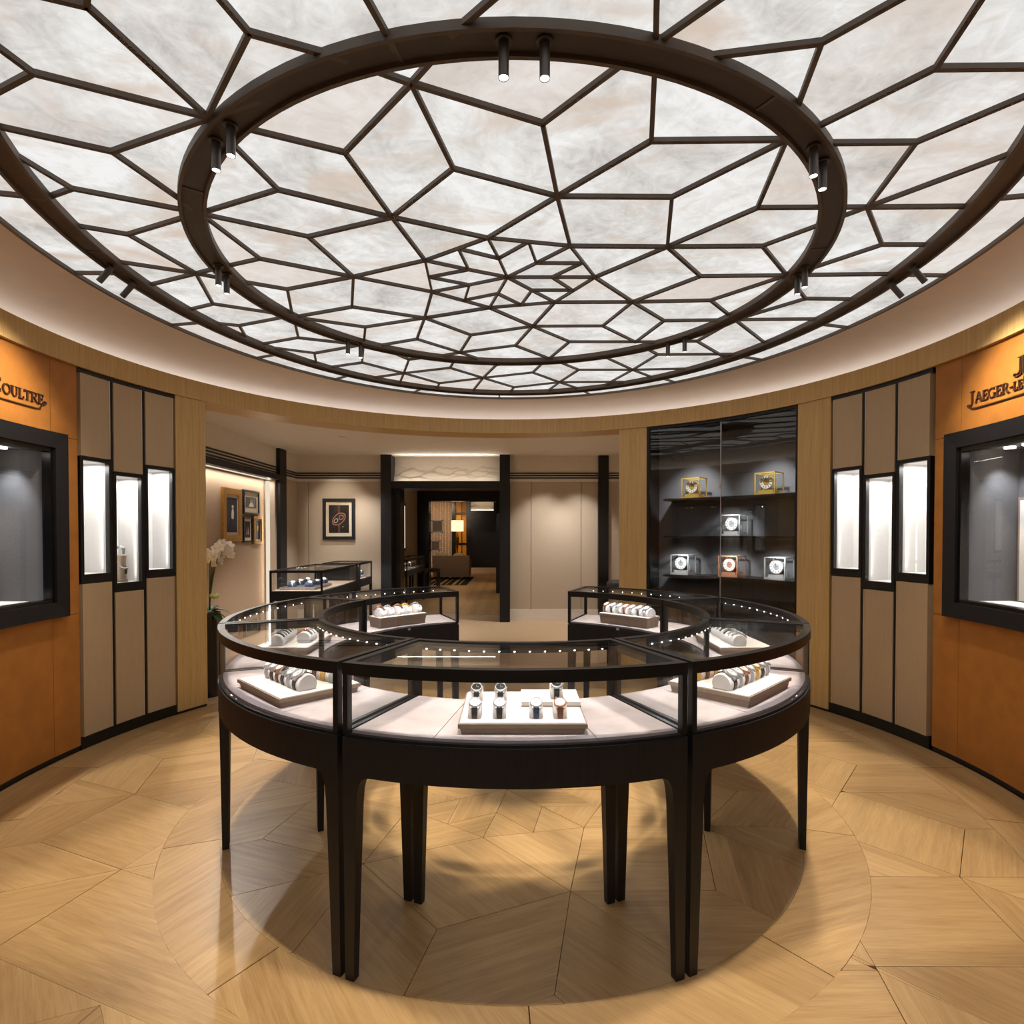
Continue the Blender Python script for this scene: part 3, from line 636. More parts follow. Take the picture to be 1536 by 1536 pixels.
# ---- lettering on the leather
TK, TN = .15, .075
def arcp(cx, cy_, rx, ry, a0, a1, n=12): return [(cx + rx * cos(R(a0 + (a1 - a0) * k / n)), cy_ + ry * sin(R(a0 + (a1 - a0) * k / n))) for k in range(n + 1)]
G = {
 'A': (.88, [([(.10, 0), (.44, 1)], TN), ([(.44, 1), (.78, 0)], TK), ([(.22, .34), (.66, .34)], TN), ([(0, 0), (.24, 0)], .06), ([(.62, 0), (.92, 0)], .06)]),
 'E': (.74, [([(.18, 0), (.18, 1)], TK), ([(.02, 1), (.64, 1)], .07), ([(.02, 0), (.68, 0)], .07), ([(.18, .52), (.52, .52)], .07), ([(.64, 1.0), (.64, .78)], .06), ([(.68, 0), (.68, .24)], .06), ([(.52, .40), (.52, .64)], .06)]),
 'G': (.94, [(arcp(.48, .5, .40, .5, 50, 320), .11), ([(.76, .02), (.76, .42)], TK), ([(.58, .42), (.92, .42)], .06), ([(.74, .80), (.74, 1.0)], .06)]),
 'R': (.86, [([(.18, 0), (.18, 1)], TK), ([(.02, 1), (.42, 1)], .07), (arcp(.42, .75, .24, .25, 90, -90), .11), ([(.18, .5), (.42, .5)], .07), ([(.40, .5), (.76, 0)], TK), ([(.02, 0), (.34, 0)], .06), ([(.68, 0), (.90, 0)], .06)]),
 'L': (.70, [([(.18, 0), (.18, 1)], TK), ([(.02, 1), (.36, 1)], .06), ([(.02, 0), (.64, 0)], .07), ([(.64, 0), (.64, .26)], .06)]),
 'C': (.92, [(arcp(.48, .5, .40, .5, 48, 312), .12), ([(.75, .76), (.75, 1.0)], .06), ([(.75, .24), (.75, .02)], .05)]),
 'O': (.98, [(arcp(.48, .5, .42, .5, 0, 360, 20), .12)]),
 'U': (.90, [([(.20, 1), (.20, .32)], TK), (arcp(.46, .32, .26, .32, 180, 360), .10), ([(.72, .32), (.72, 1)], TN), ([(.04, 1), (.36, 1)], .06), ([(.60, 1), (.84, 1)], .06)]),
 'T': (.80, [([(.40, 0), (.40, 1)], TK), ([(.04, 1), (.76, 1)], .08), ([(.04, 1), (.04, .76)], .06), ([(.76, 1), (.76, .76)], .06), ([(.26, 0), (.54, 0)], .06)]),
 '-': (.50, [([(.08, .42), (.40, .42)], .11)]),
 'J': (.74, [([(.46, 1), (.46, .12)], TK), (arcp(.24, .12, .22, .34, 0, -120, 8), .12), (arcp(.10, -.12, .07, .07, 0, 360, 8), .10), ([(.26, 1), (.66, 1)], .06)]),
}
def logo(sg, lab):
    yc, zb, H = 3.262, 2.335, 0.058
    text = [('J', 1.30), ('A', 1), ('E', 1), ('G', 1), ('E', 1), ('R', 1), ('-', 1), ('L', .82), ('E', .82), ('C', 1.45), ('O', 1), ('U', 1), ('L', 1), ('T', 1), ('R', 1), ('E', 1)]
    tot = sum(G[c][0] * s + .02 for c, s in text); k = 0.83 / (tot * H)
    def mp(s, z, o):
        # s metres along the wall measured to the reader's right of the logo centre
        y = yc - sg * s
        ph = math.degrees(math.acos(max(-1, min(1, (y - WC) / WB))))
        return (*W(sg * ph, o), z)
    c = mp(0, zb, 0); root = empty('wall_logo', c, lab, 'wall lettering')
    def stroke(mb, pts, w_, o1=.010):
        for a, b in zip(pts, pts[1:]):
            d = Vector((b[0] - a[0], b[1] - a[1]))
            if d.length < 1e-6: continue
            u = d.normalized(); nn = Vector((-u.y, u.x)) * w_ / 2; e = u * w_ * .28
            q = [(a[0] - e.x - nn.x, a[1] - e.y - nn.y), (b[0] + e.x - nn.x, b[1] + e.y - nn.y), (b[0] + e.x + nn.x, b[1] + e.y + nn.y), (a[0] - e.x + nn.x, a[1] - e.y + nn.y)]
            mb.hexa([mp(x, z, .0005) for x, z in q] + [mp(x, z, o1) for x, z in q])
    x = -0.415
    for ch, s in text:
        mb = MB(); wd = G[ch][0] * s * H * k
        for pts, t in G[ch][1]:
            stroke(mb, [(x + px_ * s * H * k, zb + pz * s * H + (0.0 if s < 1 else -0.002 * (s > 1))) for px_, pz in pts], t * H * (1.0 if s <= 1 else 1.15))
        build(mb, 'letter', 'letter_brown', root); x += wd + .02 * H * k
    mb = MB(); stroke(mb, [(-.40, zb - .012), (-.385, zb - .03), (-.35, zb - .036)] + [(-.35 + .70 * i / 12, zb - .036) for i in range(1, 13)] + [(.385, zb - .03), (.40, zb - .005), (.425, zb + .002), (.432, zb + .016), (.418, zb + .018)], .007); build(mb, 'underline', 'letter_brown', root)
    mb = MB()   # outlined monogram of two letters back to back
    z0 = zb + .075
    stroke(mb, [(-.008, z0 + .105), (-.008, z0 + .03), (-.014, z0 + .018), (-.028, z0 + .014), (-.05, z0 + .02), (-.056, z0 + .008), (-.03, z0 - .002), (0, z0 + .006), (.004, z0 + .02), (.004, z0 + .105)], .0055)
    stroke(mb, [(-.022, z0 + .105), (.018, z0 + .105)], .0055)
    stroke(mb, [(.016, z0 + .105), (.016, z0 + .004), (.07, z0 + .004), (.074, z0 + .03)], .0055); stroke(mb, [(.03, z0 + .105), (.03, z0 + .018), (.058, z0 + .018)], .0055)
    build(mb, 'monogram', 'letter_brown', root)
logo(-1, 'dark raised brand lettering with monogram on leather, wall beside the orchid')
logo(1, 'dark raised brand lettering with monogram on leather, clock cabinet side')
# ---------------------------------------------------------------- clock cabinet
c = W(45.3, -.2); cab = empty('clock_cabinet', (c[0], c[1], 0), 'tall black built-in cabinet with curved glass doors and dark shelves', 'cabinet')
build(wallbox(30.3, 60.4, -.44, -.42, 0, 2.655), 'back_panel', 'dark_fabric', cab, 60)
for a in (30.25, 60.15): build(wallbox(a, a + .3, -.42, 0, 0, 2.655, 1), 'side_panel', 'black_lacquer', cab)
build(wallbox(30.3, 60.4, -.42, -.02, 2.60, 2.655), 'top_panel', 'black_lacquer', cab, 60)
build(wallbox(30.3, 60.4, -.42, -.03, 0, .84), 'base_unit', 'black_lacquer', cab, 60)
fr = MB(); wallbox(30.2, 60.5, -.03, .006, 2.625, 2.655, None, fr); wallbox(30.2, 30.75, -.03, .006, 0, 2.63, 1, fr); wallbox(60.0, 60.5, -.03, .006, 0, 2.63, 1, fr); wallbox(30.2, 60.5, -.03, .006, 0, .07, None, fr)
build(fr, 'frame', 'black_metal', cab, 60)
for i, zz in enumerate((1.885, 1.488, 1.072)): build(wallbox(33.2, 59.6, -.41, -.08, zz - .022, zz), 'shelf', 'shelf_dark', cab, 60)
for a, b in ((30.75, 45.3), (45.42, 60.0)): build(wallbox(a, b, -.018, -.010, .07, 2.625), 'glass_door', 'cabinet_glass', cab, 60)
build(wallbox(45.3, 45.42, -.020, -.006, .07, 2.625, 1), 'door_edge', 'steel', cab)
q = W(45.1, -.004); build(MB().sphere((q[0], q[1], 1.98), .012, 8, 5), 'lock', 'gold', cab, 'all')
CLOCKS = [(1.943, 6.094, 1.885, 'gold'), (2.494, 5.545, 1.885, 'gold'), (2.261, 5.811, 1.488, 'steel'), (1.850, 6.163, 1.072, 'steel'), (2.246, 5.826, 1.072, 'rose_gold'), (2.558, 5.460, 1.072, 'steel')]
CL = ['gilt carriage-style glass clock on the top shelf, nearer the oak pilaster by the back room', 'gilt carriage-style glass clock on the top shelf, nearer the bronze panels',
      'silver glass cube clock alone on the middle shelf', 'silver glass cube clock on the bottom shelf, nearer the back room', 'rose gold glass cube clock in the middle of the bottom shelf', 'silver glass cube clock on the bottom shelf, nearer the bronze panels']
def clock(kind):
    root = empty('table_clock', (0, 0, 0), 'x', 'clock', 'glass table clocks in the cabinet', w=False)
    w_, d_, h_ = .105, .085, .215; mtl = kind
    base = MB().box(-w_, w_, -d_, d_, 0, .020).box(-w_ + .03, w_ - .03, -d_ + .02, d_ - .02, .020, .046); build(base, 'base', mtl, root)
    fr = MB()
    fb = .010
    for x in (-w_, w_ - fb):
        for y in (-d_, d_ - fb): fr.box(x, x + fb, y, y + fb, .018, h_)
    for y in (-d_, d_ - fb): fr.box(-w_, w_, y, y + fb, h_ - fb, h_)
    for x in (-w_, w_ - fb): fr.box(x, x + fb, -d_ + fb, d_ - fb, h_ - fb, h_)
    build(fr, 'case_frame', mtl, root)
    build(MB().box(-w_ + .006, w_ - .006, -d_ + .001, -d_ + .003, .028, h_ - .006), 'front_glass', 'glass', root)
    for x in (-w_ + .001, w_ - .003): build(MB().box(x, x + .002, -d_ + .006, d_ - .006, .028, h_ - .006), 'side_glass', 'glass', root)
    build(MB().box(-w_ + .006, w_ - .006, -d_ + .006, d_ - .006, h_ - .005, h_ - .003), 'top_glass', 'glass', root)
    def disc(r0, r1, y0, y1, z, n=28):
        rows = []
        for r, y in ((r0, y0), (r1, y0), (r1, y1), (r0, y1)): rows.append([(r * cos(2 * pi * k / n), y, z + r * sin(2 * pi * k / n)) for k in range(n)])
        return MB().grid(rows, closed_u=True, closed_v=True)
    build(disc(.034, .064, -.055, -.045, .122), 'dial_ring', 'dial_white', root, 40)
    build(disc(.062, .068, -.058, -.04, .122), 'bezel', mtl, root, 40)
    mk = MB()
    for k in range(12):
        a = 2 * pi * k / 12; u = Vector((sin(a), 0, cos(a))); t = Vector((cos(a), 0, -sin(a))); c_ = Vector((0, -.0565, .122)) + u * .049
        mk.hexa([c_ - u * .009 - t * .003, c_ - u * .009 + t * .003, c_ + u * .009 + t * .003, c_ + u * .009 - t * .003] + [p + Vector((0, -.001, 0)) for p in (c_ - u * .009 - t * .003, c_ - u * .009 + t * .003, c_ + u * .009 + t * .003, c_ + u * .009 - t * .003)])
    build(mk, 'hour_marks', 'strap_black', root)
    hd = MB().box(-.002, .002, -.062, -.060, .122, .165); hd.hexa([(0, -.062, .119), (.03, -.062, .133), (.03, -.062, .136), (0, -.062, .124), (0, -.060, .119), (.03, -.060, .133), (.03, -.060, .136), (0, -.060, .124)]); build(hd, 'hands', 'strap_black', root)
    build(disc(.003, .032, -.050, -.02, .122, 20), 'movement', mtl, root, 40)
    build(MB().lathe([(.002, 0), (.045, 0), (.05, .004), (.05, .012), (.002, .016)], (0, .01, .036), 20), 'pendulum', mtl, root, 40)
    build(MB().lathe([(.006, .05), (.006, .09)], (0, .01, 0), 8).lathe([(.03, 0), (.034, .02), (.03, .04)], (0, .03, .125), 16), 'drum', mtl, root, 40)
    pl = MB()
    for x in (-.075, .075): pl.lathe([(.006, .028), (.006, .10)], (x, .0, 0), 8)
    pl.box(-.078, .078, -.005, .005, .098, .104); build(pl, 'pillars', mtl, root)
    return root
protos = {}
for (X, Y, z, kd), lb in zip(CLOCKS, CL):
    rot = (0, 0, -math.atan2(X, Y) - .5)
    if kd not in protos:
        protos[kd] = clock(kd); t = protos[kd]; t.location = (X, Y, z); t.rotation_euler = rot; t['label'] = lb
    else: t = copy_tree(protos[kd], (X, Y, z), rot, lb)
    light('cabinet_spot', 'SPOT', (X * .957, Y * .957, z + (.58 if z > 1.6 else .33)), 62 if z > 1.6 else 26, COOL, (X * 1.01, Y * 1.01, z + .06), .03, angle=72, blend=1.0)
# ---------------------------------------------------------------- ring of showcase tables
RI, RO = 1.05, 1.53
HA = R(22.12)
CAB_R = 1.29
ORD = {0: 'front curved showcase table facing the entrance', -45: 'curved showcase table next to the front one, orchid side', 45: 'curved showcase table next to the front one, clock cabinet side',
       -90: 'curved showcase table in the middle of the ring, orchid side', 90: 'curved showcase table in the middle of the ring, before the clock cabinet',
       -135: 'curved showcase table at the gap to the back room, orchid side', 135: 'curved showcase table at the gap to the back room, clock cabinet side'}
def cab_proto():
    root = empty('showcase_table', (0, 0, 0), 'x', 'showcase table', 'ring of curved showcase tables', w=False)
    OFF = (0, -CAB_R, 0)
    def part(mb, nm, mt, smooth=False): return build(mb, nm, mt, root, smooth, OFF)
    part(MB().arc(RO - .030, RO, -HA, HA, .700, .815, 24), 'apron', 'black_oak', 40)
    part(MB().arc(RI, RI + .030, -HA, HA, .700, .815, 20), 'apron', 'black_oak', 40)
    for s in (-1, 1):
        a0, a1 = sorted((s * HA, s * (HA - .022))); part(MB().arc(RI + .03, RO - .03, a0, a1, .700, .815, 1), 'side_apron', 'black_oak')
    part(MB().arc(RI, RO, -HA, HA, .815, .826, 24).arc(RI + .006, RO - .006, -HA + .004, HA - .004, .826, .836, 24), 'deck', 'black_oak', 40)
    for b0, b1 in ((-HA + .016, -.176), (-.174, .174), (.176, HA - .016)): part(MB().arc(RI + .022, RO - .022, b0, b1, .836, .846, 10), 'deck_lining', 'suede', 40)
    # legs: tapered, with a curved bracket into the apron
    for s in (-1, 1):
        for r in (RO - .024, RI + .024):
            rows = []; out = 1 if r > 1.3 else -1
            for z, w_, br in ((0, .017, 0), (.35, .022, 0), (.60, .026, 0), (.645, .027, .002), (.67, .027, .008), (.69, .027, .020), (.702, .027, .042)):
                # square section in (tangent, radial); bracket widens towards the middle of the table
                t_out = s * HA * r; t_in = t_out - s * (2 * w_ + br)
                ring_ = []
                for t, rr in ((t_out, r - .022), (t_out, r + .022), (t_in, r + .022), (t_in, r - .022)):
                    rr2 = r + (rr - r) * (w_ / .027)
                    rr2 += out * .022 * (1 - w_ / .027) * 0
                    a = t / r; ring_.append((rr2 * sin(a), -rr2 * cos(a), z))
                rows.append(ring_)
            part(MB().grid(rows, closed_v=True), 'leg', 'black_oak', 25)
    # posts
    for s in (-1, 1):
        for r in (RO - .014, RI + .014):
            a0, a1 = sorted((s * HA, s * (HA - .020 / r))); part(MB().arc(r - .012, r + .012, a0, a1, .836, 1.035, 1), 'corner_post', 'black_metal')
        a0, a1 = sorted((s * HA, s * (HA - .012))); part(MB().arc(RI + .026, RO - .026, a0, a1, .836, .848, 1), 'side_rail', 'black_metal')
    # top rim
    rim = MB(); z0, z1 = 1.035, 1.075
    rim.arc(RO - .030, RO, -HA, HA, z0, z1, 28).arc(RI, RI + .028, -HA, HA, z0, z1, 24)
    for s in (-1, 1):
        a0, a1 = sorted((s * HA, s * (HA - .019))); rim.arc(RI + .028, RO - .030, a0, a1, z0, z1, 1)
    part(rim, 'top_rim', 'black_metal', 40)
    part(MB().arc(RI + .026, RO - .028, -HA + .016, HA - .016, z1 - .010, z1 - .004, 24), 'glass_top', 'glass', 40)
    part(MB().arc(RO - .016, RO - .010, -HA + .014, HA - .014, .840, z0, 28), 'glass_front', 'glass', 40)
    part(MB().arc(RI + .010, RI + .016, -HA + .018, HA - .018, .840, z0, 24), 'glass_back', 'glass', 40)
    for s in (-1, 1):
        a0, a1 = sorted((s * (HA - .004), s * (HA - .008))); part(MB().arc(RI + .026, RO - .026, a0, a1, .840, z0, 1), 'glass_side', 'glass')
    for r in (RI + .034, RO - .036):
        mb = MB(); n = 13
        for k in range(n):
            a = -HA * .86 + 2 * HA * .86 * k / (n - 1); mb.sphere((r * sin(a), -r * cos(a), 1.042), .0033, 6, 4)
        part(mb, 'led_row', 'led'); part(MB().arc(r - .006, r + .006, -HA * .93, HA * .93, 1.045, 1.051, 14), 'led_channel', 'black_metal')
    # small lock plate on the apron
    part(MB().box(-.010, .010, -RI - .004, -RI + .004, .82, .835) , 'lock', 'steel')
    return root
proto = cab_proto()
TABLES = {}
for i, a in enumerate((0, -45, 45, -90, 90, -135, 135)):
    loc = (TC[0] + CAB_R * sin(R(a)), TC[1] - CAB_R * cos(R(a)), 0)
    if i == 0: t = proto; t.location = loc; t['label'] = ORD[a]
    else: t = copy_tree(proto, loc, (0, 0, R(a)), ORD[a])
    TABLES[a] = t
    E_ = 1.25 if a == 0 else (1.4 if abs(a) == 45 else 1.3)
    for r, e in ((RI + .05, .6), (RO - .05, .4)):
        L_ = .62 if r < 1.2 else .85
        q = Vector((TC[0] + r * sin(R(a)), TC[1] - r * cos(R(a)), 1.024)); mid = Vector((TC[0] + 1.28 * sin(R(a)), TC[1] - 1.28 * cos(R(a)), .84))
        o = light('led_light', 'AREA', q, E_ * e, (.94, .96, 1), None, L_, .012)
        o.rotation_euler = (R(18) * (1 if r < 1.2 else -1) * -1, 0, R(a))
def tray_light(a, t, r, e):
    p = loc_at(a, t, RI + .05, 1.026); light('tray_spot', 'SPOT', p, e, (.97, .97, 1), loc_at(a, t, r, .87), .012, angle=62, blend=.6)
def loc_at(a, t, r, z):
    """point in the frame of the table at angle a: t along the tangent, r radius"""
    c_, s_ = cos(R(a)), sin(R(a)); return (TC[0] + t * c_ + r * s_, TC[1] + t * s_ - r * c_, z)
# ---- watches
def watch(kind):
    strap, case, dial, brace = kind
    root = empty('wrist_watch', (0, 0, 0), 'x', 'watch', w=False)
    Rr = .030
    def band(a0, a1, w0, w1, nm, mt, n=12, th=.0028):
        rows = []
        for k in range(n + 1):
            t = k / n; a = R(a0 + (a1 - a0) * t); w_ = w0 + (w1 - w0) * t; r0, r1 = Rr + .0004, Rr + .0004 + th
            # angle 0 up, positive towards -Y (front)
            rows.append([(-w_, -sin(a) * r0, cos(a) * r0), (w_, -sin(a) * r0, cos(a) * r0), (w_, -sin(a) * r1, cos(a) * r1), (-w_, -sin(a) * r1, cos(a) * r1)])
        return build(MB().grid(rows, closed_v=True), nm, mt, root, 40)
    band(54, 118, .0095, .0080, 'strap', strap); band(6, -60, .0095, .0080, 'strap', strap)
    if brace:
        mb = MB()
        for k in range(9):
            a = R(58 + k * 7); r0 = Rr + .003; mb.box(-.004, .004, -sin(a) * r0 - .0012, -sin(a) * r0 + .0012, cos(a) * r0 - .0012, cos(a) * r0 + .0012)
        build(mb, 'link_row', case, root)
    T = Matrix.Translation((0, 0, 0)) @ Matrix.Rotation(R(30), 4, 'X')      # tilt the head towards the front
    def head(mb, nm, mt, smooth=40, parent=None):
        mb.v = [tuple(T @ Vector(p)) for p in mb.v]; return build(mb, nm, mt, parent or root, smooth)
    z = Rr + .0004
    cs = head(MB().lathe([(.001, z), (.0165, z), (.0190, z + .002), (.0190, z + .006), (.0175, z + .0085), (.0150, z + .0088), (.0150, z + .0070), (.001, z + .0070)], n=22), 'case', case)
    head(MB().lathe([(.0005, z + .0071), (.0148, z + .0071), (.0148, z + .0076), (.0005, z + .0076)], n=22), 'dial', dial)
    h = MB().box(-.0006, .0006, 0, .011, z + .0077, z + .0081).box(0, .008, -.0006, .0006, z + .0077, z + .0081)
    head(h, 'hands', 'strap_black' if dial == 'dial_white' else 'steel')
    lg = MB()
    for sx in (-1, 1):
        for sy in (-1, 1): lg.box(sx * .0105 - .002, sx * .0105 + .002, sy * .0185 - .004, sy * .0185 + .004, z - .002, z + .004)
    head(lg, 'lugs', case, False, cs); head(MB().box(.0188, .0222, -.0022, .0022, z + .0015, z + .0055), 'crown', case, False, cs)
    return root
KINDS = {'steel': ('steel', 'steel', 'dial_white', 1), 'black': ('strap_black', 'steel', 'dial_white', 0), 'dark': ('strap_black', 'steel', 'dial_black', 0), 'brown': ('strap_brown', 'rose_gold', 'dial_white', 0),
         'gold': ('gold', 'gold', 'dial_white', 1), 'navy': ('strap_navy', 'steel', 'dial_white', 0)}
KTXT = {'steel': 'steel bracelet watch', 'black': 'white-dial black-strap watch', 'dark': 'black-dial black-strap watch', 'brown': 'brown strap rose gold watch', 'gold': 'gold bracelet watch', 'navy': 'navy strap watch'}
WP = {}
def put_watch(kind, loc, rz, label, scale=1.0, group='wrist watches on display'):
    if kind not in WP: WP[kind] = watch(KINDS[kind]); r = WP[kind]; r.location = loc; r.rotation_euler = (0, 0, rz); r['label'] = label; r['group'] = group
    else: r = copy_tree(WP[kind], loc, (0, 0, rz), label, group)
    r.scale = (scale,) * 3; return r
def roll_mesh(L, r=.0302, n=14):
    """half-round cushion along X, flat bottom"""
    rows = []
    for x, k in ((-L / 2, .90), (-L / 2 + .006, 1), (L / 2 - .006, 1), (L / 2, .90)):
        rows.append([(x, -sin(R(a)) * r * k, cos(R(a)) * r * k) for a in [-124 + 248 * j / n for j in range(n + 1)]])
    return MB().grid(rows, closed_v=True)
def roll(a, t, r, z, L, label, matn='cream', rz_extra=0.0, sc=1.0):
    lo = loc_at(a, t, r, z)
    o = build(roll_mesh(L / sc), 'watch_roll', matn, None, 40); o.location = lo; o.scale = (sc,) * 3; o.rotation_euler = (0, 0, R(a) + rz_extra)
    set_in(o, label, 'watch cushion', 'display cushions'); return o
ORDN = ['first', 'second', 'third', 'fourth', 'fifth', 'sixth', 'seventh', 'eighth']
def roll_with(a, t, r, z, kinds, where, label, pitch=.054, rz=0.0, matn='cream', sc=1.35):
    n = len(kinds); L = n * pitch + .02
    roll(a, t, r, z + .0172 * sc, L, label, matn, rz, sc)
    for k, kd in enumerate(kinds):
        x = (k - (n - 1) / 2) * pitch; dx, dr = x * cos(rz), x * sin(rz)
        lo = loc_at(a, t + dx, r - dr, z + .0172 * sc)
        put_watch(kd, lo, R(a) + rz, '%s, %s of %s on %s' % (KTXT[kd], ORDN[k], n, where), sc)
def tray(a, t, r0, r1, w_, z, label, h=.014, base=.022, slope=0):
    """display tray: tapered plinth and lipped slab; r0 inner, r1 outer"""
    lo = loc_at(a, t, (r0 + r1) / 2, z); root = empty('display_tray', lo, label, 'display tray', 'display trays in the showcases', R(a), w=False)
    d = (r1 - r0) / 2
    if base: build(MB().hexa([(-w_ + .012, -d + .012, 0), (w_ - .012, -d + .012, 0), (w_ - .012, d - .012, 0), (-w_ + .012, d - .012, 0), (-w_ + .006, -d + .006, base), (w_ - .006, -d + .006, base), (w_ - .006, d - .006, base), (-w_ + .006, d - .006, base)]), 'plinth', 'taupe', root)
    build(MB().box(-w_, w_, -d, d, base, base + h), 'slab', 'taupe', root)
    build(MB().box(-w_ + .006, w_ - .006, -d + .006, d - .006, base + h, base + h + .003), 'pad', 'cream', root)
    return lo[2] + base + h + .003
ZD = .846
# front table: tray with seven watches on single cuffs
zt = tray(0, .025, 1.03 + .05, 1.46, .212, ZD, 'wide cream display tray in the middle of the front showcase table')
zr = zt
rs = empty('display_riser', loc_at(0, .13, 1.20, zt), 'raised cream block on the display tray of the front table', 'display riser', w=False)
build(MB().box(-.105, .105, -.08, .08, 0, .018), 'block', 'cream', rs); build(MB().box(-.107, .107, -.082, -.078, 0, .004), 'edge', 'taupe', rs)
def cuff(t, r, z, kd, lab):
    lo = loc_at(0, t, r, z + .0172 * 1.12)
    o = build(roll_mesh(.040), 'watch_cuff', 'cream', None, 40); o.location = lo; o.scale = (1.12,) * 3
    set_in(o, 'cream cuff under the ' + lab.replace(' in the ', ', '), 'watch cushion', 'single watch cuffs')
    put_watch(kd, lo, 0, lab, 1.12, 'watches on the front display tray')
for t, kd, nm in ((-.135, 'black', 'black strap watch, first in the near row of the front tray'), (-.052, 'black', 'black strap watch, second in the near row of the front tray'), (.071, 'navy', 'navy strap watch, third in the near row of the front tray'), (.151, 'brown', 'brown strap watch, last in the near row of the front tray')):
    cuff(t, 1.385, zt, kd, nm)
for t, kd, nm in ((-.140, 'dark', 'dark dial watch, first in the far row of the front tray'), (-.052, 'dark', 'dark dial watch, second in the far row of the front tray')):
    cuff(t, 1.20, zt, kd, nm)
cuff(.152, 1.22, zt + .018, 'dark', 'dark dial watch on the raised block of the front tray')
tray_light(0, -.08, 1.33, 2.2); tray_light(0, .12, 1.33, 2.2); tray_light(-45, 0, 1.33, 1.6); tray_light(45, 0, 1.33, 1.6)
# tables either side of the front
z1 = tray(-45, .0, 1.12, 1.46, .215, ZD, 'cream tray on the table next to the front one, orchid side')
roll_with(-45, .005, 1.33, z1, ['steel', 'black', 'brown', 'dark', 'steel', 'black'], 'long roll of the orchid side table', 'cream roll carrying six watches on the orchid side tray')
roll_with(-45, .08, 1.185, z1, ['brown', 'gold', 'steel'], 'short roll of the orchid side table', 'short cream roll behind the six watch roll', rz=.2)
z2 = tray(45, .0, 1.12, 1.46, .215, ZD, 'cream tray on the table next to the front one, clock cabinet side', h=.014, base=.030)
roll_with(45, .0, 1.34, z2, ['black', 'steel', 'brown', 'steel', 'gold', 'black', 'steel'], 'long roll of the clock side table', 'cream roll carrying seven watches on the clock side tray')
roll_with(45, -.07, 1.185, z2, ['gold', 'brown', 'gold'], 'short roll of the clock side table', 'short cream roll with gold watches behind the seven watch roll', rz=-.2)
# tables in the middle
z3 = tray(-90, 0, 1.12, 1.42, .22, ZD, 'cream tray on the middle table of the orchid side', base=.024)
roll_with(-90, .02, 1.33, z3, ['black', 'steel', 'black', 'dark', 'steel', 'black'], 'outer roll of the orchid middle table', 'cream roll of six watches on the middle table, orchid side', rz=.15)
roll_with(-90, .03, 1.19, z3, ['steel', 'brown'], 'inner roll of the orchid middle table', 'short cream roll of two watches on the middle table')
z4 = tray(90, 0, 1.12, 1.42, .22, ZD, 'cream tray on the middle table before the clock cabinet', base=.024)
roll_with(90, .07, 1.25, z4, ['steel', 'black', 'steel', 'steel'], 'far roll of the clock middle table', 'cream roll of four watches before the clock cabinet')
roll_with(90, -.10, 1.24, z4, ['steel', 'steel', 'black'], 'near roll of the clock middle table', 'cream roll of three watches before the clock cabinet')
# tables at the gap
def cuff_row(a, ts, r, z, kinds, rz, where, sc=1.3):
    for k, (t, kd) in enumerate(zip(ts, kinds)):
        lo = loc_at(a, t, r, z + .0172 * sc)
        o = build(roll_mesh(.046), 'watch_cuff', 'cream', None, 40); o.location = lo; o.scale = (sc,) * 3; o.rotation_euler = (0, 0, rz)
        set_in(o, 'round cream cuff, %s of %d in the %s' % (ORDN[k], len(ts), where), 'watch cushion', 'cuffs at the gap')
        put_watch(kd, lo, rz, '%s, %s of %d in the %s' % (KTXT[kd], ORDN[k], len(ts), where), sc)
z5 = tray(-135, .0, 1.105, 1.27, .20, ZD, 'cream tray on a tall plinth at the gap, orchid side', base=.058)
cuff_row(-135, (.15, .085, .0, -.065, -.155), 1.185, z5, ['brown', 'steel', 'brown', 'gold', 'steel'], R(-114), 'row at the gap, orchid side')
z6 = tray(135, .0, 1.105, 1.27, .21, ZD, 'cream tray on a tall plinth at the gap, clock side', base=.058)
cuff_row(135, (-.17, -.115, -.055, .0, .055, .11, .17), 1.185, z6, ['steel', 'black', 'steel', 'brown', 'steel', 'black', 'brown'], R(-66), 'row at the gap, clock side')
# ---- pedestal with watches in the middle niche
q = W(-75.8, -.10)
ped = empty('watch_pedestal', (q[0], q[1], 1.137), 'cylindrical beige watch pedestal in the middle lit niche, orchid side', 'display stand')
build(MB().lathe([(.001, 0), (.05, 0), (.05, .02), (.044, .022), (.044, .20), (.001, .20)], (q[0], q[1], 1.137), 24), 'column', 'taupe', ped, 40)
o = put_watch('steel', (q[0], q[1], 1.137 + .232), R(75), 'steel watch on top of the beige pedestal in the lit niche', 1.2)
o = put_watch('dark', (q[0] + .03, q[1] - .02, 1.137 + .08), R(75), 'dark watch strapped low round the beige pedestal in the niche', 1.2)
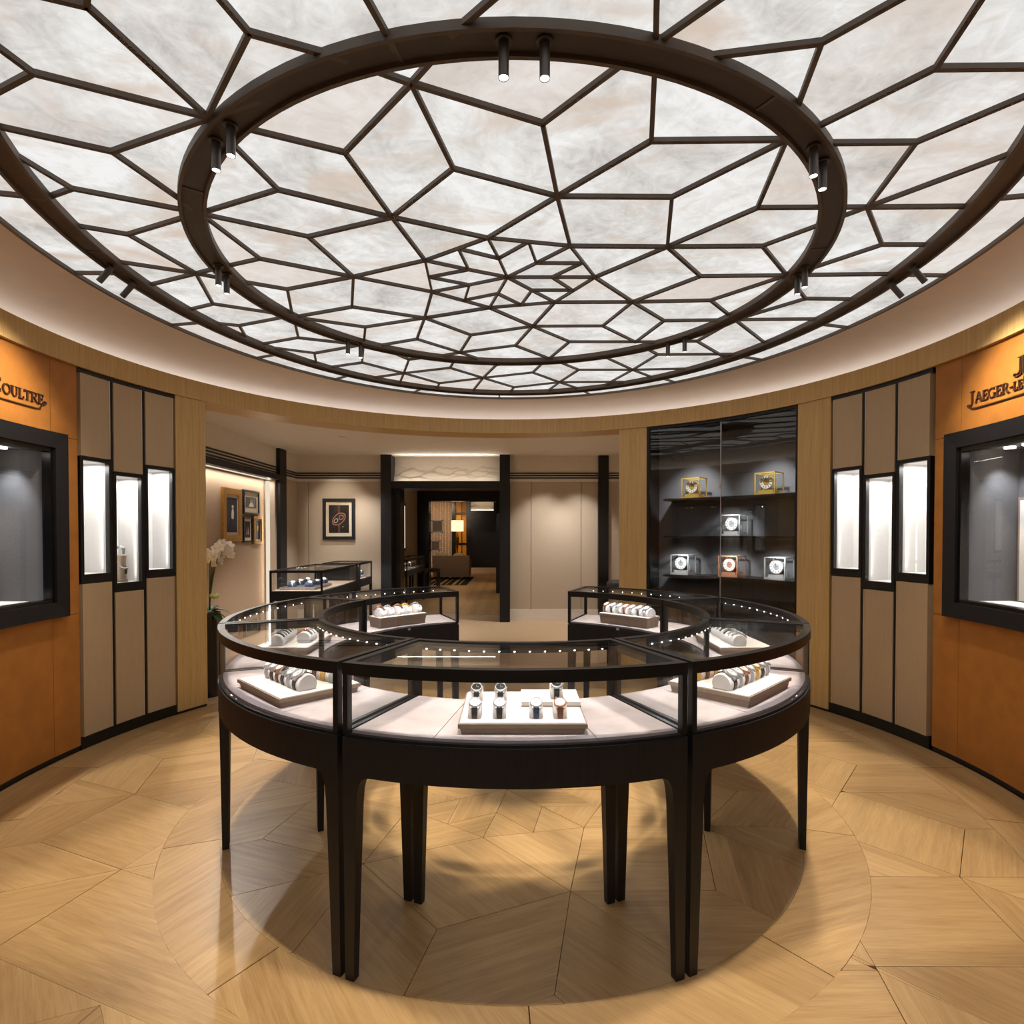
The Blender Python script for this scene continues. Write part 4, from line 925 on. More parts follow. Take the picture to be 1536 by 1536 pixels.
# ---------------------------------------------------------------- spotlights on the rings
def spot_proto(): 
    root = empty('spotlight', (0, 0, 0), 'x', 'spotlight', 'cylindrical spotlights on the bronze rings', w=False)
    build(MB().lathe([(.001, 0), (.026, 0), (.026, .004), (.0165, .006), (.0165, .004)], (0, 0, -.006), 18), 'mount', 'fixture_black', root, 40)
    build(MB().lathe([(.0120, -.100), (.0142, -.112), (.0160, -.112), (.0160, 0), (.001, 0)], n=18), 'body', 'fixture_black', root, 40)
    build(MB().lathe([(.001, -.110), (.0138, -.110), (.0138, -.106), (.001, -.106)], n=18), 'lens', 'lens', root, 40)
    return root
sp = None
INNER = [(-.026, 1.675, 'spotlight of the near pair on the inner ring, first of two'), (.102, 1.675, 'spotlight of the near pair on the inner ring, second of two'),
 (-1.12, 2.16, 'nearer spotlight of the inner ring pair above the orchid side leather wall'), (-1.03, 2.07, 'second spotlight of the inner ring pair above the orchid side leather wall'),
 (1.165, 2.19, 'second spotlight of the inner ring pair above the clock side leather wall'), (1.24, 2.28, 'nearer spotlight of the inner ring pair above the clock side leather wall'),
 (-1.586, 3.165, 'spotlight on the widest part of the inner ring, orchid side, first'), (-1.58, 3.27, 'spotlight on the widest part of the inner ring, orchid side, second'),
 (1.535, 3.19, 'spotlight on the widest part of the inner ring, clock side, first'), (1.52, 3.28, 'spotlight on the widest part of the inner ring, clock side, second'),
 (-1.188, 4.31, 'spotlight on the far inner ring, orchid side, outer of two'), (-1.108, 4.38, 'spotlight on the far inner ring, orchid side, inner of two'),
 (1.073, 4.30, 'spotlight on the far inner ring, clock side, inner of two'), (1.144, 4.19, 'spotlight on the far inner ring, clock side, outer of two')]
SPOT_E = 84
for x, y, lab in INNER:
    d = Vector((x - RING1[2], y - RING1[3])); a = math.atan2(d.x / RING1[0], d.y / RING1[1]); p = ell(*RING1, a)
    loc = (p[0], p[1], ZC - .004)
    if sp is None: sp = spot_proto(); o = sp; o.location = loc; o['label'] = lab
    else: o = copy_tree(sp, loc, (0, 0, 0), lab)
    c = Vector((TC[0], TC[1])); dd = (Vector(p) - c).normalized()
    tgt = Vector(p) - dd * 0.14
    light('spot_beam', 'SPOT', (p[0], p[1], ZC - .125), SPOT_E, WARM, (tgt.x, tgt.y, 0), .03, angle=49, blend=.15)
OUTER = [(-2.17, 3.16, -1, 'tilted spotlight on the outer ring facing the orchid side leather wall, first'), (-2.195, 3.355, -1, 'tilted spotlight on the outer ring facing the orchid side leather wall, second'),
         (2.125, 3.17, 1, 'tilted spotlight on the outer ring facing the clock side leather wall, first'), (2.11, 3.36, 1, 'tilted spotlight on the outer ring facing the clock side leather wall, second')]
for x, y, sg, lab in OUTER:
    d = Vector((x - RING2[2], y - RING2[3])); a = math.atan2(d.x / RING2[0], d.y / RING2[1]); p = ell(*RING2, a)
    o = copy_tree(sp, (p[0], p[1], ZC - .012), (0, -sg * R(42), 0), lab)
    s_ = .13
    src = (p[0] + sg * s_ * sin(R(42)), p[1], ZC - .012 - s_ * cos(R(42)))
    light('wall_washer', 'SPOT', src, 52, WARM, (sg * 3.0, 3.26, 2.08), .03, angle=76, blend=1.0)
# ---------------------------------------------------------------- back room
ZB = 2.865
YB = 9.90
poly = [W(p, 0.0) for p in range(-64, 66, 2)] + [(3.4, 5.2), (3.4, 10.6), (-3.9, 10.6), (-3.9, 5.2)]
def floor_slab(poly, name, material, lab, z=0.0, ang=0.0):
    o = build(MB().prism(poly, z - .03, z), name, material); o['kind'] = 'structure'; o['label'] = lab
    uv = o.data.uv_layers.new(name='UVMap'); c, s = cos(ang), sin(ang)
    for l in o.data.loops:
        p = o.data.vertices[l.vertex_index].co; uv.data[l.index].uv = (p.x * c + p.y * s, -p.x * s + p.y * c)
    return o
floor_slab(poly, 'floor_back_room', 'carpet', 'tan carpet of the back room beyond the ring of tables', 0.002)
struct(MB().prism([W(p, -.27) for p in range(-66, 68, 2)] + [(3.4, 5.3), (3.4, 10.4), (-4.0, 10.4), (-4.0, 5.3)], ZB, ZB + .05), 'ceiling_back_room', 'white_paint', label='plain pale ceiling of the back room')
struct(MB().box(3.2, 3.3, 5.5, 10.4, 0, ZB), 'wall_right_back_room', 'wall_fabric')
# left wall with a lit picture niche
wl = empty('wall_left_back_room', (-3.72, 7.5, 0), 'taupe side wall of the back room with a lit picture niche', kind='structure')
build(MB().box(-3.84, -3.72, 4.9, 9.02, 2.44, ZB), 'upper_wall', 'white_paint', wl)
build(MB().box(-3.84, -3.72, 9.28, 10.0, 2.44, ZB), 'upper_wall', 'white_paint', wl)
build(MB().box(-3.84, -3.72, 9.28, 10.0, 0, 2.42), 'fabric_panel', 'wall_fabric', wl)
build(MB().box(-3.84, -3.715, 9.28, 10.0, 2.42, 2.45), 'picture_rail', 'white_paint', wl)
for z in (2.470, 2.512, 2.552):
    build(MB().box(-3.72, -3.708, 4.9, 9.02, z, z + .020), 'stripe', 'black_metal', wl); build(MB().box(-3.72, -3.708, 9.28, 9.9, z, z + .020), 'stripe', 'black_metal', wl)
build(MB().box(-3.86, -3.66, 4.9, 9.02, 2.36, 2.445), 'niche_header', 'black_oak', wl)
build(MB().box(-3.86, -3.66, 9.02, 9.28, 0, ZB), 'black_post', 'black_oak', wl)
build(MB().box(-3.92, -3.88, 4.9, 9.02, 0, 2.4), 'niche_back', 'niche_fabric', wl)
build(MB().box(-3.90, -3.72, 8.96, 9.02, 0, 2.36), 'niche_reveal', 'wall_fabric', wl)
build(MB().box(-3.80, -3.76, 5.2, 8.93, 2.352, 2.360), 'led_strip', 'led_line_soft', wl); build(MB().box(-3.86, -3.80, 8.950, 8.962, .1, 2.34), 'led_diffuser', 'led_line_soft', wl)
light('niche_wash', 'AREA', (-3.79, 7.3, 2.34), 15, NEUT, (-3.89, 7.3, 0.9), 3.2, .03)
light('niche_side_wash', 'AREA', (-3.80, 8.93, 1.4), 2.5, WARM, (-3.88, 8.4, 1.4), .03, 1.9)
# back wall
wb = empty('wall_back', (0, YB, 0), 'taupe fabric back wall with dark stripes below the ceiling', kind='structure')
def bw(x0, x1):
    build(MB().box(x0, x1, YB, YB + .1, 2.45, ZB), 'upper_wall', 'white_paint', wb)
    build(MB().box(x0, x1, YB - .006, YB + .1, 2.418, 2.45), 'picture_rail', 'white_paint', wb)
    for z in (2.470, 2.512, 2.552): build(MB().box(x0, x1, YB - .012, YB, z, z + .020), 'stripe', 'black_metal', wb)
    build(MB().box(x0, x1, YB - .012, YB + .1, 0.0, .20), 'baseboard', 'white_paint', wb)
def bpanel(x0, x1): build(MB().box(x0 + .004, x1 - .004, YB, YB + .08, .20, 2.418), 'fabric_panel', 'wall_fabric', wb)
for a, b in ((-3.75, -3.53), (-3.53, -2.24), (-.035, .33), (.33, 1.20), (1.20, 1.49), (1.665, 3.25)): bpanel(a, b)
bw(-3.75, -2.24); bw(-.035, 1.49); bw(1.665, 3.25)
build(MB().box(1.49, 1.665, YB - .06, YB + .1, 0, ZB), 'black_post', 'black_lacquer', wb)
# portal to the corridor
dp = empty('door_1', (-1.13, 10.0, 0), 'black oak portal to the corridor with a carved white overdoor panel', kind='structure')
build(MB().box(-2.24, -2.06, 9.74, 10.35, 0, ZB), 'jamb', 'black_oak', dp); build(MB().box(-.21, -.035, 9.74, 10.35, 0, ZB), 'jamb', 'black_oak', dp)
build(MB().box(-2.06, -1.95, 9.98, 10.35, 0, 2.30), 'inner_jamb', 'black_lacquer', dp)
build(MB().box(-2.06, -.21, 9.76, 10.35, 2.295, 2.415), 'header', 'black_oak', dp)
def relief(x0, x1, z0, z1, y, amp, name, parent, nx=110, nz=44, seed=0):
    rows = []
    for j in range(nz + 1):
        row = []
        for i in range(nx + 1):
            u, v = i / nx, j / nz; h = 0
            for k in range(5):
                f_ = 2.2 + k * .9; ph = seed + k * 1.7
                crest = .10 + .11 * k + .09 * sin(f_ * u * 2.6 + ph) + .05 * sin(f_ * u * 5.3 + ph * 2.1) + .02 * sin(f_ * u * 13 + ph * 3)
                t = max(0, min(1, (crest - v) / .05)); h += .34 * t * t * (3 - 2 * t) + .10 * max(0, min(1, (crest - v) / .25))
            row.append((x0 + (x1 - x0) * u, y - amp * h * .55, z0 + (z1 - z0) * v))
        rows.append(row)
    build(MB().grid(rows), name, 'white_paint', parent, 'all')
relief(-2.06, -.21, 2.415, ZB, 10.06, .085, 'overdoor_relief', dp)
build(MB().box(-2.06, -.21, 10.09, 10.2, 2.415, ZB), 'relief_back', 'white_paint', dp)
build(MB().box(-2.04, -.23, 9.84, 9.87, 2.416, 2.424), 'led_strip', 'led_line_soft', dp)
light('relief_wash', 'AREA', (-1.13, 9.87, 2.43), 1.2, WARM, (-1.13, 9.99, 2.62), 1.7, .03)
light('ceiling_wash', 'AREA', (-1.13, 9.80, 2.74), 2.6, WARM, (-1.13, 9.6, 3.2), 1.7, .03)
# recessed downlights
DL = [(-3.25, 6.49, 1), (-2.72, 7.55, 0), (-2.35, 7.95, 0), (-2.42, 7.85, 1), (-2.36, 8.0, 1), (-2.9, 8.6, 1), (-2.55, 9.35, 1), (-3.2, 9.3, 0), (.55, 9.35, 1), (1.14, 9.35, 1), (2.3, 7.2, 1)]
def downlight(x, y, on, z=ZB, k=0):
    root = empty('downlight', (x, y, z), DLL[k], 'downlight', 'recessed downlights')
    mb = MB().lathe([(.040, -.003), (.056, -.003), (.056, .0), (.040, .0)], (x, y, z), 20); build(mb, 'trim_ring', 'white_paint', root, 40)
    build(MB().lathe([(.001, -.002), (.040, -.002), (.040, -.001), (.001, -.001)], (x, y, z), 20), 'lamp', 'downlight' if on else 'white_paint', root)
    if on: light('downlight_beam', 'SPOT', (x, y, z - .02), 105, NEUT, (x, y, 0) if k else (-2.75, 5.4, 1.2), .03, angle=85, blend=.7)
DLL = ['lit round downlight in the back room ceiling just behind the oak fascia', 'unlit round downlight in the back room ceiling over the picture niche', 'unlit downlight first in the ceiling cluster over the glass counters',
       'lit downlight second in the ceiling cluster over the glass counters', 'lit downlight third in the ceiling cluster over the glass counters', 'lit downlight nearer the picture niche over the counters', 'lit downlight by the back wall above the framed watch picture',
       'unlit round downlight by the back wall corner', 'lit downlight before the back wall, nearer the corridor portal', 'lit downlight before the back wall, nearer the black post', 'lit downlight in the back room ceiling behind the clock cabinet']
for k, (x, y, on) in enumerate(DL): downlight(x, y, on, ZB, k)
light('picture_spot', 'SPOT', (-2.9, 8.7, 2.82), 55, WARM, (-3.0, 9.9, 1.9), .03, angle=50, blend=.9)
# ---- framed pictures
def picture(axis, at, u0, u1, z0, z1, label, frame, fw, mount, inner, art, depth=.036, d2=.03):
    """axis 'x': hangs on a wall facing +X (u = Y) ; 'y': on a wall facing -Y (u = X)"""
    uc, zc = (u0 + u1) / 2, (z0 + z1) / 2
    P = (lambda u, d, z: (at + d, u, z)) if axis == 'x' else (lambda u, d, z: (u, at - d, z))
    root = empty('framed_picture', P(uc, 0, z0), label, 'picture', 'framed pictures')
    def slab(a, b, za, zb, d0, d1):
        return MB().hexa([P(a, d0, za), P(b, d0, za), P(b, d1, za), P(a, d1, za), P(a, d0, zb), P(b, d0, zb), P(b, d1, zb), P(a, d1, zb)])
    for a, b, za, zb in ((u0, u1, z1 - fw, z1), (u0, u1, z0, z0 + fw), (u0, u0 + fw, z0 + fw, z1 - fw), (u1 - fw, u1, z0 + fw, z1 - fw)):
        build(slab(a, b, za, zb, 0, depth), 'frame_rail', frame, root)
    build(slab(u0 + fw, u1 - fw, z0 + fw, z1 - fw, 0, depth * .5), 'mount', mount, root)
    m = inner; build(slab(u0 + fw + m, u1 - fw - m, z0 + fw + m * 1.2, z1 - fw - m * 1.2, depth * .5, depth * .5 + .002), 'print', art[0], root)
    a0, a1, b0, b1 = u0 + fw + m, u1 - fw - m, z0 + fw + m * 1.2, z1 - fw - m * 1.2
    dz = depth * .5 + .0025
    def shape(pts, mt, nm='motif'):
        nonlocal dz
        pts = [(a0 + (a1 - a0) * x, b0 + (b1 - b0) * y) for x, y in pts]; n = len(pts)
        mb = MB(); mb.add([P(u, dz, z) for u, z in pts] + [P(u, dz + .0015, z) for u, z in pts], [tuple(range(n)), tuple(range(2 * n - 1, n - 1, -1))] + [(i, (i + 1) % n, n + (i + 1) % n, n + i) for i in range(n)])
        build(mb, nm, mt, root)
    for pts, mt in art[1]: shape(pts, mt); dz += .0012
    if axis == 'y': build(slab(u0 + fw, u1 - fw, z0 + fw, z1 - fw, depth * .5 + .014, depth * .5 + .0155), 'glazing', 'glass', root)
    return root
def oval(cx, cy_, rx, ry, rot=0, n=20): return [(cx + rx * cos(2 * pi * k / n) * cos(rot) - ry * sin(2 * pi * k / n) * sin(rot), cy_ + rx * cos(2 * pi * k / n) * sin(rot) + ry * sin(2 * pi * k / n) * cos(rot)) for k in range(n)]
XN = -3.88
fig = [(oval(.55, .74, .10, .05), 'mount'), ([(.42, .40), (.62, .38), (.66, .55), (.62, .68), (.48, .68), (.42, .55)], 'white_paint'), ([(.40, .40), (.62, .38), (.60, .06), (.34, .08)], 'picture_blue'), ([(.05, .02), (.9, .02), (.8, .18), (.2, .2)], 'slate_blue')]
picture('x', XN, 7.613, 8.138, 1.405, 2.135, 'large gilt framed portrait photograph in the lit niche', 'gilt', .085, 'mount', .035, ('picture_blue', fig))
picture('x', XN, 8.199, 8.707, 1.80, 2.15, 'small black framed photograph above two others in the lit niche', 'black_oak', .025, 'mount', .06, ('picture_dark', [(oval(.5, .55, .12, .2), 'taupe'), ([(.25, .1), (.75, .1), (.6, .45), (.4, .45)], 'mount')]))
picture('x', XN, 8.189, 8.472, 1.39, 1.76, 'narrow black framed print under the small photograph', 'black_oak', .025, 'mount', .035, ('picture_blue', [([(.3, .2), (.42, .2), (.36, .7)], 'mount'), ([(.55, .2), (.68, .2), (.62, .65)], 'mount')]))
picture('x', XN, 8.494, 8.799, 1.36, 1.78, 'narrow gilt framed print nearest the light strip', 'gilt', .045, 'mount', .02, ('picture_dark', [(oval(.5, .6, .2, .18), 'gilt')]), .045)
watchart = [([(.46, .0), (.56, .0), (.56, 1), (.44, 1)], 'strap_brown'), (oval(.5, .5, .36, .20, .42), 'rose_gold'), (oval(.5, .5, .31, .165, .42), 'picture_dark'), (oval(.36, .44, .12, .085, .4), 'steel'), (oval(.62, .56, .13, .09, .4), 'rose_gold'), (oval(.36, .44, .07, .05, .4), 'picture_dark'), (oval(.62, .56, .08, .055, .4), 'picture_dark'), (oval(.7, .22, .035, .02), 'steel')]
picture('y', YB, -3.275, -2.715, 1.415, 2.125, 'black framed picture of a watch movement on the back wall', 'black_oak', .055, 'mount', .05, ('picture_dark', watchart))
# ---- glass counters of the back room
def counter(x0, x1, y0, y1, lab, zt=1.06, end=False):
    root = empty('glass_counter', ((x0 + x1) / 2, (y0 + y1) / 2, 0), lab, 'showcase')
    z0 = .80
    for x in (x0, x1 - .04):
        for y in (y0, y1 - .04): build(MB().box(x, x + .04, y, y + .04, 0, z0 - .12), 'leg', 'black_oak', root)
    build(MB().box(x0, x1, y0, y1, z0 - .12, z0), 'apron', 'black_oak', root); build(MB().box(x0 + .02, x1 - .02, y0 + .02, y1 - .02, z0, z0 + .008), 'deck_lining', 'taupe', root)
    for x in (x0, x1 - .022):
        for y in (y0, y1 - .022): build(MB().box(x, x + .022, y, y + .022, z0, zt - .03), 'corner_post', 'black_metal', root)
    rim = MB().box(x0, x1, y0, y0 + .03, zt - .03, zt).box(x0, x1, y1 - .03, y1, zt - .03, zt).box(x0, x0 + .03, y0 + .03, y1 - .03, zt - .03, zt).box(x1 - .03, x1, y0 + .03, y1 - .03, zt - .03, zt)
    build(rim, 'top_rim', 'black_metal', root); build(MB().box(x0 + .03, x1 - .03, y0 + .03, y1 - .03, zt - .012, zt - .006), 'glass_top', 'glass', root)
    for y in (y0 + .008, y1 - .014): build(MB().box(x0 + .022, x1 - .022, y, y + .006, z0, zt - .03), 'glass_front', 'glass', root)
    for x in (x0 + .008, x1 - .014): build(MB().box(x, x + .006, y0 + .022, y1 - .022, z0, zt - .03), 'glass_side', 'glass', root)
    light('counter_led', 'AREA', ((x0 + x1) / 2, y0 + .06, zt - .036), 2.6, COOL, ((x0 + x1) / 2, y0 + .12, 0), x1 - x0 - .1, .015)
    light('counter_led', 'AREA', (x1 - .06, (y0 + y1) / 2, zt - .036), 3.0, COOL, (x1 - .12, (y0 + y1) / 2, 0), .015, y1 - y0 - .1)
    return z0 + .008
def counter_tray(cx, cy_, w_, d_, z, lab, kinds, nlab):
    root = empty('display_tray', (cx, cy_, z), lab, 'display tray', 'display trays in the counters')
    build(MB().box(cx - w_, cx + w_, cy_ - d_, cy_ + d_, z, z + .03), 'slab', 'taupe', root); build(MB().box(cx - w_ + .01, cx + w_ - .01, cy_ - d_ + .01, cy_ + d_ - .01, z + .03, z + .034), 'pad', 'slate_blue', root)
    k = 0
    for i in range(len(kinds)):
        gx = cx + ((i % 2) - .5) * w_ * 1.0; gy = cy_ - d_ * .62 + (i // 2) * (2 * d_ * .8) / max(1, (len(kinds) - 1) // 2)
        o = build(roll_mesh(.075), 'watch_cuff', 'slate_blue', None, 40); o.location = (gx, gy, z + .034 + .0172 * 1.3); o.scale = (1.3,) * 3
        set_in(o, 'slate cuff, %s %s' % (ORDN[i], nlab), 'watch cushion', 'slate cuffs in the counters')
        put_watch(kinds[i], (gx, gy, z + .034 + .0172 * 1.3), .5, '%s on the %s cuff %s' % (KTXT[kinds[i]], ORDN[i], nlab), 1.3)
zc = counter(-2.98, -2.33, 7.0, 8.62, 'black framed glass counter standing by the lit picture niche')
counter_tray(-2.68, 7.45, .22, .34, zc, 'slate tray in the glass counter by the picture niche', ['steel', 'black', 'steel', 'dark', 'steel', 'steel'], 'of the counter by the niche')
zc = counter(-2.95, -2.36, 8.86, 9.62, 'second black framed glass counter below the framed watch picture')
counter_tray(-2.62, 9.2, .20, .26, zc, 'slate tray in the glass counter below the watch picture', ['steel', 'steel', 'black', 'steel'], 'of the counter below the picture')
bl = empty('counter_block', (-2.66, 8.74, 0), 'dark oak block joining the two glass counters', 'counter block')
build(MB().box(-2.96, -2.36, 8.63, 8.85, 0, .995), 'body', 'black_oak', bl); build(MB().box(-2.965, -2.355, 8.625, 8.855, .995, 1.01), 'cap', 'black_metal', bl); build(MB().sphere((-2.352, 8.66, .93), .012, 8, 5), 'knob', 'gold', bl)
ch = empty('side_stool', (1.62, 9.2, 0), 'dark round stool half hidden behind the oak pilaster', 'stool')
build(MB().lathe([(.02, 0), (.19, 0), (.19, .02), (.03, .04), (.03, .60), (.02, .6)], (1.75, 9.2, 0), 20), 'pedestal', 'black_metal', ch, 40); build(MB().lathe([(.02, .60), (.20, .60), (.22, .64), (.22, .72), (.19, .76), (.02, .77)], (1.75, 9.2, 0), 24), 'seat', 'strap_black', ch, 40)
# ---- orchid
oc = (-2.835, 5.30)
orc = empty('orchid', (oc[0], oc[1], 0), 'white orchid with dark green leaves in a tall black planter', 'plant')
pl = build(MB().lathe([(.02, 0), (.11, 0), (.115, .02), (.10, .10), (.095, .70), (.11, .78), (.095, .78), (.085, .72), (.02, .72)], (oc[0], oc[1], 0), 24), 'planter', 'black_lacquer', orc, 40)
def leaf(base, dirn, L, wd, bend, nm='leaf', mt='leaf', par=None):
    rows = []; d = Vector(dirn).normalized(); side = d.cross(Vector((0, 0, 1))).normalized(); n = 8
    up = side.cross(d)
    for k in range(n + 1):
        t = k / n; w_ = wd * sin(pi * min(1, .12 + .86 * t)) ** .8
        c = Vector(base) + d * L * t + Vector((0, 0, -bend * t * t * L))
        rows.append([c - side * w_ + up * w_ * .25, c, c + side * w_ + up * w_ * .25])
    mb = MB().grid(rows); m2 = MB()
    n_ = len(mb.v); th = .003
    m2.add(mb.v + [(x, y, z - th) for x, y, z in mb.v], mb.f + [tuple(i + n_ for i in reversed(f)) for f in mb.f])
    return build(m2, nm, mt, par or orc, 'all')
for k, (a, el, L, wd, b) in enumerate(((20, .5, .24, .05, .6), (75, .9, .22, .045, .5), (140, .4, .20, .04, .7), (-20, .2, .22, .05, .9), (-60, .7, .20, .045, .6), (45, .1, .20, .05, .8), (-100, .5, .2, .04, .6), (200, .5, .2, .04, .6))):
    leaf((oc[0], oc[1], .76), (cos(R(a)), sin(R(a)), el + .3), L, wd, b)
for k in range(5):
    build(MB().sphere((oc[0] + .10 + .025 * cos(k * 1.3), oc[1] - .06 + .025 * sin(k * 1.3), .93 + .012 * (k % 2)), .02, 8, 6), 'bud', 'bud', orc, 'all')
def stemp(t, s): return Vector((oc[0] + .02 + s[0] * t ** 1.6, oc[1] + s[1] * t ** 1.6, .76 + s[2] * sin(t * 1.9) / sin(1.57)))
for si, s in enumerate(((.14, -.04, .66), (.20, .03, .60), (.08, -.10, .56), (.13, .10, .64))):
    build(MB().tube([stemp(k / 10, s) for k in range(11)], [.006 - .0003 * k for k in range(11)], 6), 'stem', 'stem', orc, 'all')
    for j in range(6):
        t = .52 + j * .09; c = stemp(t, s) + Vector((random.uniform(-.03, .03), random.uniform(-.03, .03), random.uniform(-.02, .02)))
        fl = bpy.data.objects.new('flower', None); col.objects.link(fl); fl.parent = orc; fl.location = c - orc.location
        fl.rotation_euler = (random.uniform(-.4, .4), random.uniform(-.3, .3), random.uniform(-.8, .8))
        if 'FLOWER' not in globals():
            mbp = MB()
            for k in range(5):
                a = pi / 2 + 2 * pi * k / 5; w_ = .030 if k in (1, 4) else .020
                ctr = (cos(a) * .026, 0, sin(a) * .026); mbp.sphere(ctr, 1, 10, 6, (.020 + abs(cos(a)) * .006, .005, .018 + abs(sin(a)) * .006))
            mbp.sphere((0, -.008, -.004), .009, 8, 5)
            FLOWER = build(mbp, 'petals', 'petal', fl, 'all'); FLOWER.location = (0, 0, 0)
        else:
            p = bpy.data.objects.new('petals', FLOWER.data); col.objects.link(p); p.parent = fl
# ---------------------------------------------------------------- corridor and far room
floor_slab([(-3.9, 10.35), (1.2, 10.35), (1.2, 23.2), (-3.9, 23.2)], 'floor_corridor', 'parquet', 'polished oak floor of the corridor and far lounge', -.002, pi / 2)
struct(MB().box(-4.2, 1.3, 10.3, 23.2, 2.78, 2.84), 'ceiling_corridor', 'white_paint')
wc = empty('wall_left_corridor', (-2.45, 12.5, 0), 'taupe corridor wall with a lit display window', kind='structure')
build(MB().box(-2.55, -2.42, 10.35, 14.6, 0, 2.80), 'wall_panel', 'wall_fabric', wc)
build(MB().box(-2.42, -2.39, 11.5, 12.85, 1.15, 2.20), 'window_frame', 'black_oak', wc); build(MB().box(-2.39, -2.385, 11.6, 12.75, 1.2, 2.14), 'window_light', 'led_line_soft', wc)
struct(MB().box(.12, .2, 10.35, 23, 0, 2.8), 'wall_right_corridor', 'wall_fabric')
cr = empty('door_2', (-1.3, 14.7, 0), 'black portal between the corridor and the far lounge', kind='structure')
build(MB().box(-3.0, -2.13, 14.6, 15.0, 0, 2.8), 'jamb', 'black_lacquer', cr); build(MB().box(-.41, .12, 14.6, 15.0, 0, 2.8), 'jamb', 'black_lacquer', cr); build(MB().box(-2.13, -.41, 14.6, 15.0, 2.36, 2.8), 'header', 'black_lacquer', cr)
zc = counter(-2.38, -2.02, 11.0, 13.2, 'slim glass counter along the corridor wall', 1.02)
for k in range(6): put_watch(['steel', 'brown', 'gold'][k % 3], (-2.2, 11.3 + .3 * k, zc + .05), .8, '%s, %s along the slim corridor counter' % (KTXT[['steel', 'brown', 'gold'][k % 3]], ORDN[k]), 1.6)
for k, (x, y, lab) in enumerate(((-2.22, 13.55, 'black stool in the corridor standing beside the slim counter'), (-2.0, 14.2, 'black stool in the corridor nearest the far portal'))):
    st = empty('bar_stool', (x, y, 0), lab, 'stool', 'corridor stools')
    build(MB().box(x - .19, x + .19, y - .19, y + .19, .58, .66), 'seat', 'strap_black', st)
    for sx in (-1, 1):
        for sy in (-1, 1): build(MB().box(x + sx * .165 - .018, x + sx * .165 + .018, y + sy * .165 - .018, y + sy * .165 + .018, 0, .58), 'leg', 'black_oak', st)
# far lounge
fw_ = empty('wall_far', (-1.5, 22.6, 0), 'far lounge wall with taupe, amber and black panels', kind='structure')
build(MB().box(-4.0, -2.37, 22.6, 22.7, 0, 2.8), 'taupe_panel', 'niche_fabric', fw_); build(MB().box(-2.37, -2.22, 22.5, 22.7, 0, 2.8), 'black_post', 'black_lacquer', fw_)
build(MB().box(-2.22, -1.80, 22.6, 22.7, 0, 2.8), 'amber_panel', 'amber', fw_); build(MB().box(-2.0, -1.97, 22.58, 22.6, 0, 2.8), 'black_bar', 'black_lacquer', fw_)
for z in (2.30, 1.10): build(MB().box(-2.22, -1.80, 22.57, 22.6, z, z + .07), 'black_bar', 'black_lacquer', fw_)
build(MB().box(-1.80, .2, 22.45, 22.7, .2, 2.46), 'black_panel', 'black_lacquer', fw_); build(MB().box(-1.80, .2, 22.44, 22.7, 0, .2), 'baseboard', 'wall_fabric', fw_)
build(MB().box(-1.80, -1.62, 22.4, 22.7, 2.44, 2.8), 'black_post', 'black_lacquer', fw_); build(MB().box(-.72, .2, 22.4, 22.7, 2.44, 2.8), 'black_post', 'black_lacquer', fw_)
relief(-1.62, -.72, 2.46, 2.8, 22.62, .10, 'overdoor_relief', fw_, 30, 12, 3); build(MB().box(-1.62, -.72, 22.45, 22.5, 2.45, 2.465), 'led_strip', 'led_line', fw_)
struct(MB().box(-4.1, -4.0, 14.9, 22.7, 0, 2.8), 'wall_left_lounge', 'niche_fabric')
# crystal curtain
cc = empty('bead_curtain', (-2.7, 20.2, 0), 'glittering crystal bead curtain in the far lounge', 'curtain')
build(MB().box(-3.1, -2.2, 20.18, 20.22, 2.74, 2.78), 'rail', 'black_metal', cc)
for k in range(9):
    x = -3.06 + k * .10 + .01 * (k % 3); mb = MB().tube([(x, 20.2, 0.1), (x, 20.2, 2.74)], .0025, 4)
    for j in range(34): mb.sphere((x, 20.2, .12 + j * .077), .011 + .005 * ((j * 7 + k) % 3 == 0), 5, 4)
    s_ = build(mb, 'bead_string', 'crystal', cc)
for (x0, x1, z0, z1, lab) in ((-2.83, -2.42, 1.56, 2.02, 'pale square frame hanging before the bead curtain'), (-2.86, -2.52, .92, 1.30, 'lower pale frame hanging before the bead curtain')):
    fr = empty('hanging_frame', ((x0 + x1) / 2, 20.05, z0), lab, 'picture')
    for a, b, c, d in ((x0, x1, z1 - .04, z1), (x0, x1, z0, z0 + .04), (x0, x0 + .04, z0, z1), (x1 - .04, x1, z0, z1)): build(MB().box(a, b, 20.03, 20.07, c, d), 'frame_rail', 'cream', fr)
    build(MB().box(x0 + .04, x1 - .04, 20.05, 20.06, z0 + .04, z1 - .04), 'print', 'taupe', fr)
    for xx in (x0 + .03, x1 - .03): build(MB().tube([(xx, 20.05, z1), (xx, 20.12, 2.3), (xx, 20.2, 2.75)], .003, 5), 'wire', 'steel', fr)
